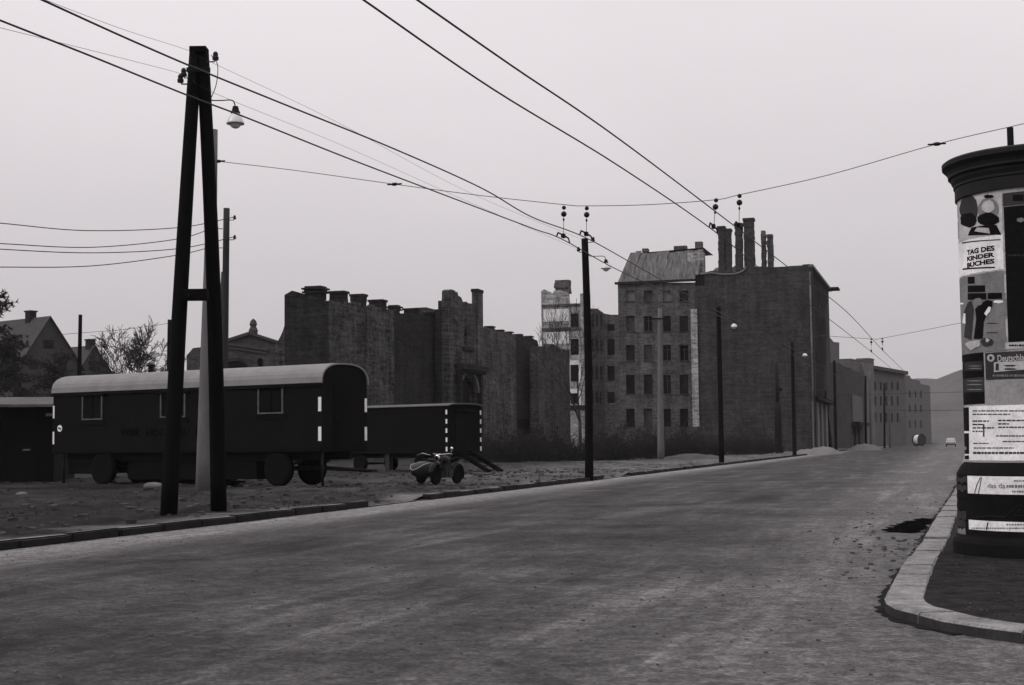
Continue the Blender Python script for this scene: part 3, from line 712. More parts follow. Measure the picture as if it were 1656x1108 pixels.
# ---- tall corner house with the blind brick firewall
CB = P(1313, 640, 157).to_2d()
F0 = Plane(CB, PERP)                                             # firewall, s = 0 at the street corner
tall = thing('corner_house', 'tall sooty brick house with blind firewall and long chimneys at the kerb', 'building', (CB.x, CB.y, 0))
wall(tall, 'firewall', F0, [(1123, 472), (1125, 458), (1130, 446), (1136, 442), (1150, 438), (1163, 439), (1182, 441), (1197, 438), (1205, 431), (1228, 431), (1252, 432), (1280, 430), (1309, 427), (1313.5, 430)], b_fire, 0.6, jagged=.05, step=.8, rnd=rnd)
sf = F0.sz(1123, 600)[0]
pA = F0.sz(1119, 600)[0]; pB = F0.sz(1129.5, 600)[0]
block(tall, 'corner_pier', F0, pA, pB, -.22, -.003, F0.sz(1124, 690)[1], F0.sz(1124, 500)[1], b_pale)
(na, nz0), (nb, _), (_, nz1), _ = rect(F0, 1124.5, 1139, 444, 462)
block(tall, 'flue_scar', F0, na, nb, -.05, -.003, nz0, nz1, m_black)
# curved flashing line of the vanished roof next door
fl = smooth_line([F0.at(F0.sz(a, b)[0], F0.sz(a, b)[1], -.06) for a, b in ((1133, 444), (1150, 442), (1170, 444), (1190, 443), (1202, 438), (1207, 432))], 5)
MB().tube([wl(tall, q) for q in fl], .11, 6).build('flashing', m_grplaster, tall)
# downpipe at the corner
s_, z_ = F0.sz(1310, 440)
MB().tube([(s_, -.14, .2), (s_, -.14, z_)], .09, 8).build('downpipe', m_lead, tall, wl(tall, F0.at(0)), F0.ang)
# street front
H0 = Plane(CB, U)
fr = []
fx = [(1316.5, 1320), (1323, 1326), (1329, 1331.5), (1334, 1336.5)]
for x0, x1 in fx:
    for y0, y1 in ((470, 494), (520, 544), (566, 590), (608, 630)): fr.append(rect(H0, x0, x1, y0, y1))
shop = [rect(H0, 1316, 1320, 660, 722), rect(H0, 1323.5, 1327, 668, 722), rect(H0, 1330, 1334, 664, 722)]
for r_ in shop: r_[0] = (r_[0][0], .15); r_[1] = (r_[1][0], .15)
wall(tall, 'street_front', H0, [(1313.6, 428), (1314, 437), (1338, 462), (1340, 470)], b_fire, 0.6, holes=fr + shop)
for r_ in fr: window(tall, H0, r_)
for r_ in shop: window(tall, H0, r_, sill=False, pane=m_black)
sE = H0.sz(1340, 500)[0]; zt = H0.sz(1314, 436)[1]
H0t = zt
block(tall, 'cornice', H0, -.2, sE + .2, -.5, -.003, zt - .3, zt, m_grplaster)
block(tall, 'gutter', H0, sE - 3, sE + .2, -1.5, -.51, zt - .25, zt - .05, m_iron)
block(tall, 'shop_cornice', H0, 0, 26, -.8, -.004, H0.sz(1318, 648)[1], H0.sz(1318, 642)[1], m_black)
for x0, x1 in ((1313.6, 1316), (1320.2, 1323.3), (1327.2, 1329.8), (1334.2, 1337)):
    block(tall, 'shop_pier', H0, H0.sz(x0, 690)[0], H0.sz(x1, 690)[0], -.15, -.003, .12, H0.sz(1318, 650)[1], m_grplaster)
# roof behind the firewall (shallow pitch) and back wall
m = MB(); zb = F0.sz(1250, 436)[1]
m.add([(sf, .6, zb - 1.2), (-.05, .6, zt - .1), (-.05, 20, zt - .1), (sf, 20, zb - 1.2)], [(0, 1, 2, 3)])
m.build('roof', m_roofd, tall, wl(tall, F0.at(0)), F0.ang)
# chimneys
for x0, x1, yt, yb, bk in ((1160.5, 1171, 366, 442, 2.2), (1171.5, 1181, 370, 442, 2.3), (1188, 1199, 361, 442, 1.6), (1202, 1218, 353, 436, 1.2), (1230.5, 1237, 373, 436, 4), (1240, 1249, 379, 436, 4)):
    chimney(tall, F0.off(bk), x0, x1, yt, yb, 0, 1.1, b_wing if x0 > 1225 else b_fire, 'slab' if x0 < 1220 else 'none', .04)
wall(tall, 'parapet', F0.off(3.0), [(1150, 440), (1158, 433), (1186, 432), (1190, 428), (1200, 430)], b_pale, .4, jagged=.1, step=.5, z0=14, rnd=rnd)
# side wing with windows
L0 = F0.off(1.6)
cols = ((1012.5, 1026.5), (1041, 1055), (1072, 1085), (1099, 1113))
rows_ = ((470, 487), (511, 536), (558, 583), (606, 637), (661, 690))
wh = [[rect(L0, a, b, c, d) for a, b in cols] for c, d in rows_]
wall(tall, 'wing_wall', L0, [(999, 457), (1122, 457), (1128, 455)], b_wing, 0.5, holes=[r for row in wh for r in row])
for i, row in enumerate(wh):
    for j, r_ in enumerate(row):
        window(tall, L0, r_, 0, .3, sill=True, cross=(i > 0 and rnd.random() < .6), pane=(m_grplaster if (i == 0 and j in (0, 2)) else rnd.choice((m_black, m_black, m_pane, m_black, m_tile))), frame=rnd.choice((m_black, m_dkplaster)))
a0 = L0.sz(999, 457); a1 = L0.sz(1015, 409); b1 = L0.sz(1134, 404); b0 = L0.sz(1128, 455)
block(tall, 'eaves', L0, a0[0] - .3, b0[0] - .6, -.35, -.003, a0[1] - .25, a0[1] + .02, b_dark)
zr = a1[1] + .12
m = MB(); sl_ = 1.6
for i in range(13):                                             # mansard face in upright sheets, torn here and there
    t0, t1 = i / 13, (i + 1) / 13
    e = lambda t, top: (a1[0] + (b1[0] - a1[0]) * t) if top else (a0[0] + (b0[0] - a0[0]) * t)
    up = zr + (b1[1] - a1[1]) * t0 + rnd.uniform(-.12, .3)
    dn = a0[1] + .03; dy = rnd.uniform(-.05, .05)
    x0_, x1_, x2_, x3_ = e(t0, 0) + .005, e(t1, 0) - .005, e(t1, 1) - .005, e(t0, 1) + .005
    q = [(x0_, dy, dn), (x1_, dy, dn), (x2_, sl_ + dy, up), (x3_, sl_ + dy, up)]
    q2 = [(x, y_ + .12, z) for x, y_, z in q]
    MB().add(q + q2, [(0, 1, 2, 3), (7, 6, 5, 4), (0, 4, 5, 1), (1, 5, 6, 2), (2, 6, 7, 3), (3, 7, 4, 0)]).build('mansard_panel', m_lead, tall, wl(tall, L0.at(0)), L0.ang)
m = MB(); m.add([(a1[0], sl_ + .1, zr), (b1[0], sl_ + .1, zr + .3), (b1[0], 9, zr + .3), (a1[0], 9, zr)], [(0, 1, 2, 3)])
m.add([(a0[0], .1, a0[1]), (a1[0], sl_ + .1, zr), (a1[0], 9, zr), (a0[0], 9, a0[1])], [(0, 1, 2, 3)])
m.build('wing_roof', m_roofd, tall, wl(tall, L0.at(0)), L0.ang)
MB().prism([(0, -.1), (9, -.1), (9, a0[1]), (0, a0[1])], 0, .5).build('wing_end_wall', b_wing, tall, wl(tall, L0.at(a0[0] + .52, 0, .5)), L0.ang + math.pi / 2)
for x0, x1, yt, yb in ((1038.5, 1047, 402, 412), (1089, 1109, 398, 410), (1123.5, 1135, 391, 408)):
    chimney(tall, L0.off(2.2), x0, x1, yt, yb, 0, 1.0, b_wing, 'none', .04)
block(tall, 'party_wall', L0, L0.sz(1110, 440)[0], b1[0] + .1, -.02 + 1.0, 2.2, a0[1], b1[1] - .15, b_pale)

# ---- lower street buildings further up
def simple_house(name, label, pl, top, mats, holes, sides, zroof=None, deep=10, jagged=0.0, pane=None):
    h = thing(name, label, 'building', (pl.O.x, pl.O.y, 0))
    wall(h, 'wall', pl, top, mats, .5, holes=holes, jagged=jagged, step=1.0, rnd=rnd)
    for r_ in holes: window(h, pl, r_, 0, .3, sill=True, cross=True, pane=pane)
    for s_, z_ in sides:
        MB().prism([(0, -.1), (deep, -.1), (deep, z_), (0, z_)], 0, .5).build('side_wall', mats, h, wl(h, pl.at(s_, 0, .5)), pl.ang + math.pi / 2)
    if zroof:
        MB().box(sides[0][0], sides[1][0], .3, deep, zroof - .6, zroof - .35).build('roof', m_roofd, h, wl(h, pl.at(0)), pl.ang)
    return h
T1 = Plane(P(1348, 640, 230).to_2d(), PERP)
h1 = simple_house('party_wall_house', 'pale narrow firewall rising just beyond the tall corner house', T1, [(1330, 548), (1341, 545), (1344, 548), (1348, 553), (1357, 554), (1357, 600)], m_farplaster, [], [(T1.sz(1331, 600)[0] + .6, 14), (T1.sz(1357, 600)[0], 14)], 14)
T2 = Plane(P(1344, 660, 186).to_2d(), (U.x + .02, U.y))
hs = [rect(T2, 1352 + i * 9, 1356 + i * 9, 640, 664) for i in range(3)] + [rect(T2, 1350 + i * 8, 1354 + i * 8, 680, 718) for i in range(4)]
h2 = simple_house('low_ruin', 'low sooty ruin with ragged top beyond the corner house', T2, [(1341, 588), (1352, 588), (1362, 591), (1370, 596), (1380, 598), (1390, 604), (1397, 610)], b_fire, hs[:0] + [rect(T2, 1380, 1384, 668, 722), rect(T2, 1387, 1391, 690, 722)], [(T2.sz(1342, 640)[0] + .5, 8), (T2.sz(1396, 640)[0], 7)], None, 8, .25, m_black)
ss_, zz_ = T2.sz(1378, 650)
block(h2, 'shopfront_band', T2, T2.sz(1376, 650)[0], T2.sz(1392, 650)[0], -.25, -.004, T2.sz(1384, 684)[1], T2.sz(1384, 640)[1], m_farplaster)
block(h2, 'canopy', T2, T2.sz(1376, 650)[0], T2.sz(1394, 650)[0], -1.2, -.26, T2.sz(1384, 685)[1] - .3, T2.sz(1384, 683)[1], m_black)
T3 = Plane(P(1376, 640, 262).to_2d(), (P(1463, 640, 300) - P(1376, 640, 262)).to_2d())
hs = [rect(T3, x, x + 3.2, a, b) for x in (1414, 1423, 1432, 1441, 1450) for a, b in ((618, 630), (641, 655), (668, 682))]
h3 = simple_house('street_house', 'long grey street house with flat cornice ending the row up the street', T3, [(1366, 585), (1400, 589), (1463, 600)], m_farplaster, hs, [(T3.sz(1366, 640)[0] + .5, 15), (T3.sz(1463, 640)[0], 15)], 15.5, 14)
zc = T3.sz(1420, 592)[1]
MB().box(T3.sz(1410, 640)[0], T3.sz(1463, 640)[0] + .5, -.8, -.003, zc - .9, zc - .2).build('cornice', m_dkplaster, h3, wl(h3, T3.at(0)), T3.ang)
block(h3, 'pale_pier', T3, T3.sz(1393, 640)[0], T3.sz(1409, 640)[0], -.6, -.004, -.1, T3.sz(1400, 588)[1], m_grplaster)
for x0, x1, yt, yb in ((1375, 1388, 580, 590), (1390, 1404, 581, 592), (1405, 1413, 579, 593)):
    chimney(h3, T3.off(3), x0, x1, yt, yb, 0, 2.5, m_farplaster, 'slab')
T4 = Plane(P(1463, 640, 345).to_2d(), (P(1505, 640, 420) - P(1463, 640, 345)).to_2d())
hs = [rect(T4, x, x + 2.6, a, b) for x in (1470, 1479, 1488) for a, b in ((632, 642), (655, 666), (680, 691))]
h4 = simple_house('far_house', 'hazy far house with stepped roofline at the end of the street', T4, [(1458, 605), (1472, 608), (1473, 612), (1488, 616), (1489, 621), (1504, 624)], m_farplaster, hs, [(T4.sz(1459, 640)[0] + .5, 14), (T4.sz(1504, 640)[0], 12)], None, 12)

# ---- brick chapel with pediment, far left of the ruin
V0 = Plane(P(370, 560, 150).to_2d(), (1, -.08))
chap = thing('brick_chapel', 'brick chapel with low pediment and round arch rising behind the long wagon', 'building', (V0.O.x, V0.O.y, 0))
r_ = rect(V0, 416, 425.5, 584, 606); (a, z0), (b, _), (_, z1), _ = r_
nich = [(a, z0 - 1), (b, z0 - 1)] + [((a + b) / 2 + (b - a) / 2 * math.cos(w), z1 + (b - a) / 2 * math.sin(w)) for w in [math.pi * i / 8 for i in range(9)]]
ca, cb_ = V0.sz(358, 600)[0], V0.sz(406, 600)[0]; cr = (cb_ - ca) / 2; cz = V0.sz(383, 605)[1]
big = [(ca, cz - 1.2), (cb_, cz - 1.2)] + [((ca + cb_) / 2 + cr * math.cos(w), cz + cr * .85 * math.sin(w)) for w in [math.pi * i / 14 for i in range(15)]]
wall(chap, 'gable_wall', V0, [(347, 556), (366, 550), (403, 538), (408, 539), (452, 553), (452, 600)], b_church, .8, holes=[nich, big])
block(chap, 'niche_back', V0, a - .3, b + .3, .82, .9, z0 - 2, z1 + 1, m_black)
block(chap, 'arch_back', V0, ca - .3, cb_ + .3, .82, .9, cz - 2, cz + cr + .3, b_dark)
for k_, (f1, f2) in enumerate(((1.06, 1.16), (1.22, 1.30))):
    o1 = [((ca + cb_) / 2 + cr * f2 * math.cos(w), cz + cr * .85 * f2 * math.sin(w)) for w in [math.pi * i / 14 for i in range(15)]]
    o2 = [((ca + cb_) / 2 + cr * f1 * math.cos(w), cz + cr * .85 * f1 * math.sin(w)) for w in [math.pi * i / 14 for i in range(15)]]
    MB().prism(o1 + o2[::-1], -.18, -.004).build('arch_mould', b_church, chap, wl(chap, V0.at(0)), V0.ang)
lun = [((ca + cb_) / 2 + .6 + cr * .32 * math.cos(w), cz - .2 + cr * .5 * math.sin(w)) for w in [math.pi * i / 10 for i in range(11)]]
MB().prism(lun, .3, .42).build('pale_lunette', m_plaster, chap, wl(chap, V0.at(0)), V0.ang)
def rake(x0, y0, x1, y1, th, name='raking_cornice', out=.35):
    p0, p1 = V0.sz(x0, y0), V0.sz(x1, y1)
    MB().prism([(p0[0], p0[1] - th), (p1[0], p1[1] - th), p1, p0], -out, -.004).build(name, m_dkplaster, chap, wl(chap, V0.at(0)), V0.ang)
rake(345, 556, 404.5, 536.5, .3); rake(405, 536.5, 453, 552, .3); rake(368, 554, 434, 563.5, .28, 'string_course', .25); rake(366, 560, 432, 570, .2, 'string_course', .15)
sx, sz_ = V0.sz(408, 536)
MB().lathe([(.0, 0), (.45, 0), (.5, .5), (.3, .9), (.42, 1.1), (.3, 1.5), (.02, 1.75)], 10, (sx, .4, sz_ - .35)).build('finial', m_dkplaster, chap, wl(chap, V0.at(0)), V0.ang)
wall(chap, 'side_aisle', V0.off(2), [(302, 575), (312, 563), (320, 562), (346, 560), (350, 560)], b_church, .6)
block(chap, 'side_aisle_opening', V0.off(2), V0.sz(314, 600)[0], V0.sz(322, 600)[0], -.05, -.004, V0.sz(318, 606)[1], V0.sz(318, 594)[1], m_black)
MB().prism([(0, -.1), (12, -.1), (12, 9), (0, 9)], 0, .5).build('side_wall', b_church, chap, wl(chap, V0.at(V0.sz(346, 580)[0], 0, .8)), V0.ang + math.pi / 2)

# ---- gabled houses, far left
def gable_house(name, label, dep, gx0, gx1, apx, apy, ey, ridge_px, chims, dirv):
    g = Plane(P(apx, 600, dep).to_2d(), dirv)
    h = thing(name, label, 'house', (g.O.x, g.O.y, 0))
    sa, za = g.sz(apx, apy); s0, z0 = g.sz(gx0, ey); s1_, z1 = g.sz(gx1, ey); z0 = z1 = min(z0, z1)
    MB().prism([(s0, -.1), (s1_, -.1), (s1_, z0), (sa, za), (s0, z0)], 0, .4).build('gable_wall', m_dkplaster, h, wl(h, g.at(0)), g.ang)
    LL = 16; m = MB()
    rf = m
    o = .35
    def slope(a, b, za_, zb_):
        dx = b - a; dz = zb_ - za_; q = [(a, -o, za_ + .12), (b, -o, zb_ + .12), (b, LL, zb_ + .12), (a, LL, za_ + .12)]
        m.add(q + [(x, y_, z - .11) for x, y_, z in q], [(0, 1, 2, 3), (7, 6, 5, 4), (0, 4, 5, 1), (1, 5, 6, 2), (2, 6, 7, 3), (3, 7, 4, 0)])
    k_ = (za - z0) / (sa - s0)
    slope(s0 - .4, sa, z0 - .4 * k_, za); slope(sa, s1_ + .4, za, z1 - .4 * (za - z1) / (s1_ - sa))
    roof = m.build('roof', m_tile, h, wl(h, g.at(0)), g.ang)
    for cy_, cs in chims:
        MB().box(sa - .4 + cs, sa + .4 + cs, cy_, cy_ + .9, za - .6, za + .75).box(sa - .5 + cs, sa + .5 + cs, cy_ - .1, cy_ + 1.0, za + .753, za + .9).build('chimney', b_dark, roof)
    MB().box(s0, s0 + .4, .4, LL, -.1, z0).build('side_wall', m_dkplaster, h, wl(h, g.at(0)), g.ang)
    MB().box(s1_ - .4, s1_, .4, LL, -.1, z0).build('side_wall', m_dkplaster, h, wl(h, g.at(0)), g.ang)
    for a, b, c, d in ((-.6, .6, .35, .52), (-2.2, -1.2, -.1, .1), (1.2, 2.2, -.1, .1)):
        r_ = [(sa + a, z0 + (za - z0) * c), (sa + b, 0), (0, z0 + (za - z0) * d), 0]
        MB().box(sa + a, sa + b, -.06, -.003, z0 + (za - z0) * c, z0 + (za - z0) * d).build('window', m_pane, h, wl(h, g.at(0)), g.ang)
    return h
gable_house('gabled_house', 'dark gabled house with steep tiled roof and stub chimney behind low hut', 150, 30, 130, 79, 513, 588, 0, [(2.9, 0), ], Vector((.62, .78)))
gable_house('gabled_house', 'smaller gabled house peeking out beside a dark pole, left of the bare tree', 175, 120, 183, 151, 560, 608, 0, [(.2, 0)], Vector((.62, .78)))

# ------------------------------------------------------------------ trees and bushes
def branch(m, p, d, L, r, lvl, rng, maxlvl, spread=.5, upb=.12, n0=6, minr=.006, kids=(2, 4)):
    n = 4 if lvl < 2 else 3; pts = [p.copy()]; q = p.copy(); dd = d.copy()
    for i in range(n):
        dd = (dd + Vector((rng.uniform(-1, 1), rng.uniform(-1, 1), rng.uniform(-.6, .9))) * .13 + Vector((0, 0, upb * .3))).normalized()
        q = q + dd * (L / n); pts.append(q.copy())
    rs = [max(minr, r * (1 - .55 * i / n)) for i in range(n + 1)]
    m.tube(pts, rs, max(3, n0 - lvl), cap=False)
    if lvl >= maxlvl: return
    k = rng.randint(*kids)
    for j in range(k):
        t = rng.uniform(.35, 1.0) if j else 1.0
        i = min(n, max(1, int(round(t * n)))); base = pts[i]
        ax = dd.orthogonal().normalized(); ax.rotate(Matrix.Rotation(rng.uniform(0, 6.283), 3, dd))
        nd = (dd * math.cos(spread * rng.uniform(.6, 1.3)) + ax * math.sin(spread * rng.uniform(.6, 1.3)) + Vector((0, 0, upb))).normalized()
        branch(m, base, nd, L * rng.uniform(.62, .82), rs[i] * rng.uniform(.6, .8), lvl + 1, rng, maxlvl, spread, upb, n0, minr, kids)
def bare_tree(name, label, loc, h, seed, r=.16, trunk=.3, lv=6, spread=.5, upb=.12, minr=.012, kids=(2, 4), lean=(0, 0), group=None):
    rng = random.Random(seed); t = thing(name, label, 'tree', loc, group=group)
    th = h * trunk; top = Vector((lean[0] * th, lean[1] * th, th))
    MB().tube([(0, 0, -.2), (lean[0] * th * .4, 0, th * .5), top], [r * 1.25, r, r * .8], 8).build('trunk', m_bark, t)
    m = MB()
    for i in range(3):
        d = Vector((rng.uniform(-.5, .5) + lean[0], rng.uniform(-.5, .5), 1)).normalized() if i else Vector((lean[0] * .5, 0, 1)).normalized()
        branch(m, top, d, h * .27, r * .7, 0, rng, lv, spread, upb, 6, minr, kids)
    m.build('crown', m_bark, t, fix=False)
    return t
q = P(213, 606, 128)
bare_tree('bare_tree', 'round-headed leafless tree showing above the long wagon roof', (q.x, q.y, 0), zat(541, q.x, q.y) * 1.02, 3, .22, .22, 6, .58, .02, .022)
q = P(938, 690, 133)
bare_tree('bare_tree', 'slender leafless tree in front of the pale gutted house', (q.x, q.y, 0), zat(480, q.x, q.y) * .98, 21, .17, .22, 5, .5, .16, .016, (2, 3))
# evergreen at the frame edge
def evergreen(name, label, loc, h, rw, seed, nclump=900):
    rng = random.Random(seed); t = thing(name, label, 'tree', loc)
    MB().tube([(0, 0, -.2), (.1, 0, h * .5), (0, .1, h)], [.25, .15, .03], 8).build('trunk', m_bark, t)
    m = MB(); b = MB()
    for i in range(34):
        z = h * (.2 + .8 * i / 34); w = rng.uniform(0, 6.283); R = rw * (1.05 - .8 * ((z / h) - .2)) * rng.uniform(.6, 1.1)
        tip = Vector((R * math.cos(w), R * math.sin(w), z - R * .12)); b.tube([(0, 0, z), tip * .5 + Vector((0, 0, z * .5 + .1)), tip], [.05, .03, .012], 4, cap=False)
        for j in range(nclump // 34):
            u_ = rng.uniform(.25, 1.05) ** .7; c = Vector((0, 0, z)).lerp(tip, u_) + Vector((rng.gauss(0, .3), rng.gauss(0, .3), rng.gauss(0, .16)))
            for k_ in range(7):
                d = Vector((rng.uniform(-1, 1), rng.uniform(-1, 1), rng.uniform(-.5, .8))).normalized() * rng.uniform(.15, .34); e = d.orthogonal().normalized() * .045
                m.add([c - e, c + e, c + d], [(0, 1, 2)])
    m.build('crown', m_leaf, t, fix=False); b.build('limbs', m_bark, t, fix=False)
q = P(-12, 600, 92); evergreen('evergreen_tree', 'dark evergreen at the frame edge above the low hut', (q.x, q.y, 0), zat(470, q.x, q.y) , 1.9, 4, 1500)
q = P(22, 600, 96); evergreen('evergreen_tree', 'broad dark evergreen in front of the steep gabled house', (q.x, q.y, 0), zat(540, q.x, q.y), 2.2, 9, 1500)
q = P(88, 600, 110); evergreen('evergreen_tree', 'short dark evergreen between gabled houses and wagon roof', (q.x, q.y, 0), zat(568, q.x, q.y), 2.4, 14, 1500)

def bush(label, loc, w, h, seed, nst=60):
    rng = random.Random(seed); t = thing('bush', label, 'bush', loc, group='bare bushes along the ruins')
    m = MB(); lf = MB()
    for i in range(nst):
        a = rng.uniform(0, 6.283); R = math.sqrt(rng.random()); base = Vector((R * w * .42 * math.cos(a), R * w * .25 * math.sin(a), -.12))
        d = Vector((rng.uniform(-.6, .6) + .5 * R * math.cos(a), rng.uniform(-.5, .5), rng.uniform(.8, 1.4))).normalized()
        hh = h * rng.uniform(.5, 1.0) * (1 - .45 * R * R)
        mid = base + d * hh * .55; tip = mid + (d + Vector((rng.uniform(-.4, .4), rng.uniform(-.4, .4), .1))).normalized() * hh * .45
        m.tube([base, mid, tip], [.022, .015, .007], 3, cap=False)
        for j in range(9):
            t_ = rng.uniform(.15, 1); b_ = base.lerp(mid, min(1, t_ * 1.6)) if t_ < .62 else mid.lerp(tip, (t_ - .62) / .38)
            e = (d * .5 + Vector((rng.uniform(-1, 1), rng.uniform(-1, 1), rng.uniform(-.1, .8)))).normalized() * hh * rng.uniform(.15, .34)
            m.tube([b_, b_ + e * .5 + Vector((0, 0, .03)), b_ + e], [.010, .008, .005], 3, cap=False)
            for k_ in range(3):
                c = b_ + e * rng.uniform(.3, 1.05); dd = Vector((rng.uniform(-1, 1), rng.uniform(-1, 1), rng.uniform(-1, 1))) * .09
                lf.add([c, c + dd, c + dd.cross(Vector((.3, .8, .5))) * 1.0], [(0, 1, 2)])
    m.build('twigs', m_twig, t, fix=False); lf.build('withered_leaves', m_twig, t, fix=False)
bl = [(800, 712, 88, 6, 1.7, 'bare bush nearest the end of the dull wagon, under the gate tower'),
      (838, 708, 90, 6.5, 2.1, 'low tangled bush under the ruin wall right of the gate'),
      (880, 708, 92, 6, 2.0, 'tangled bush below the lighter ruin wall, left of the thick dark pole'),
      (918, 712, 94, 5.5, 1.9, 'bush just left of the thick dark pole'),
      (975, 712, 97, 5.5, 1.9, 'bush just right of the thick dark pole'),
      (1020, 714, 100, 5.5, 1.9, 'bush below the wing windows, left of the concrete post'),
      (1052, 716, 104, 5, 1.9, 'bush behind the concrete post'),
      (1095, 714, 106, 5, 2.2, 'bush right of the concrete post under the pale brick pier'),
      (1132, 716, 110, 5.5, 2.3, 'taller dark bush at the foot of the firewall'),
      (1185, 718, 118, 6, 1.7, 'low bush against the firewall right of the lamp pole'),
      (1225, 718, 126, 6, 1.5, 'low sparse bush against the firewall before the thick-footed mast')]
for i, (px_, py_, dp, w, h, lb) in enumerate(bl):
    q = P(px_, py_, dp); bush(lb, (q.x, q.y, gz(q.x, q.y)), w * (.75, 1.1, .85, 1)[i % 4], h * (1.5, .95, 1.35, .8, 1.2)[i % 5], 40 + i, 150)

# ------------------------------------------------------------------ site wagons
def bent(w, eave, rise, n=14, sq=2.6):
    """Cross-section of a wagon roof, from one eave over the top to the other (super-ellipse)."""
    out = []
    for i in range(n + 1):
        a = math.pi * i / n; c, s_ = math.cos(a), math.sin(a)
        out.append((-w * (abs(c) ** (2 / sq)) * (1 if c > 0 else -1), eave + rise * (abs(s_) ** (2 / sq))))
    return out
def wheel(parent, c, R, w, rz=0.0, spokes=False):
    o = bpy.data.objects.new('wheel', None); COL.objects.link(o); o.parent = parent; o.location = c; o.rotation_euler = (0, 0, rz)
    MB().lathe([(R * .62, -w * .42), (R * .82, -w * .5), (R * .96, -w * .42), (R, -w * .2), (R, w * .2), (R * .96, w * .42), (R * .82, w * .5), (R * .62, w * .42)], 28, axis='Y', smooth=True).build('tyre', m_rubber, o)
    if spokes:
        m = MB()
        for i in range(14):
            a = 6.283 * i / 14; m.tube([(math.cos(a) * .04, (-.03 if i % 2 else .03), math.sin(a) * .04), (math.cos(a) * R * .64, 0, math.sin(a) * R * .64)], .006, 4)
        m.lathe([(.045, -.05), (.045, .05)], 10, axis='Y').build('spokes', m_iron, o)
        MB().lathe([(R * .6, -w * .3), (R * .66, -w * .3), (R * .66, w * .3), (R * .6, w * .3), (R * .6, -w * .3)], 28, axis='Y').build('rim', m_iron, o)
    else:
        MB().lathe([(0, -w * .3), (R * .25, -w * .32), (R * .3, -w * .12), (R * .55, -w * .1), (R * .63, -w * .4), (R * .63, w * .4), (R * .3, w * .12), (0, w * .3)], 24, axis='Y').build('rim', m_iron, o)
    return o
def text_mesh(body, size, extrude=.002, bold=0.0, align='LEFT', spacing=1.0):
    cu = bpy.data.curves.new('lettering', 'FONT'); cu.body = body; cu.size = size; cu.extrude = extrude; cu.offset = bold; cu.align_x = align
    cu.space_character = spacing; cu.resolution_u = 3
    ob = bpy.data.objects.new('lettering', cu); COL.objects.link(ob)
    me = bpy.data.meshes.new_from_object(ob.evaluated_get(bpy.context.evaluated_depsgraph_get()))
    bpy.data.objects.remove(ob); bpy.data.curves.remove(cu); return me

# wagon one: near corner at the right, long side runs left and away
A = P(520, 793, 41.0).to_2d(); B = P(85, 760, 47.0).to_2d()
W1 = Plane(B, A - B); L1 = (A - B).length; WW = 2.12
g0 = 0.10
wag = thing('site_wagon', 'long dark site wagon with pale rounded roof and lettering behind the double pole', 'wagon', (B.x, B.y, 0), W1.ang)
ez = zat(613, A.x, A.y) + .0; tz = zat(589, A.x + .5, A.y + .9); fz = zat(731, A.x, A.y)
hw_ = WW / 2
sec = [(x + hw_, z) for x, z in bent(hw_, ez - .12, tz - ez + .10, 16)]
# body as an extruded section, long side at local y = 0, windows cut by separate frames
poly = [(0, fz)] + sec + [(WW, fz)]
m = MB(); n_ = len(poly)
vs = [(0, a, b) for a, b in poly] + [(L1, a, b) for a, b in poly]
m.add(vs, [tuple(range(n_)), tuple(range(n_, 2 * n_))[::-1]] + [(i, (i + 1) % n_, n_ + (i + 1) % n_, n_ + i) for i in range(n_)])
body1 = m.build('body', m_wagon, wag)
def roof_shell(sec, hw_, L, th, o_end, grow):
    c = hw_
    big_ = [((a - c) * (1 + grow / hw_) + c, b + grow * (.4 + .6 * (b - sec[0][1]) / (max(q[1] for q in sec) - sec[0][1]))) for a, b in sec]
    small = [((a - c) * (1 + .006 / hw_) + c, b + .006) for a, b in sec]
    m = MB(); n_ = len(sec); vs = []
    for x in (-o_end, L + o_end):
        vs += [(x, a, b) for a, b in big_] + [(x, a, b) for a, b in small]
    fs = []
    for i in range(n_ - 1):
        fs.append((i, i + 1, 2 * n_ + i + 1, 2 * n_ + i)); fs.append((n_ + i, 3 * n_ + i, 3 * n_ + i + 1, n_ + i + 1))
        fs.append((i, n_ + i, n_ + i + 1, i + 1)); fs.append((2 * n_ + i, 2 * n_ + i + 1, 3 * n_ + i + 1, 3 * n_ + i))
    fs += [(0, 2 * n_, 3 * n_, n_), (n_ - 1, 2 * n_ - 1, 4 * n_ - 1, 3 * n_ - 1)]
    m.add(vs, fs, False)
    return m
rs = roof_shell(sec, hw_, L1, .03, .05, .05); rs.build('roof', m_roofl, wag)
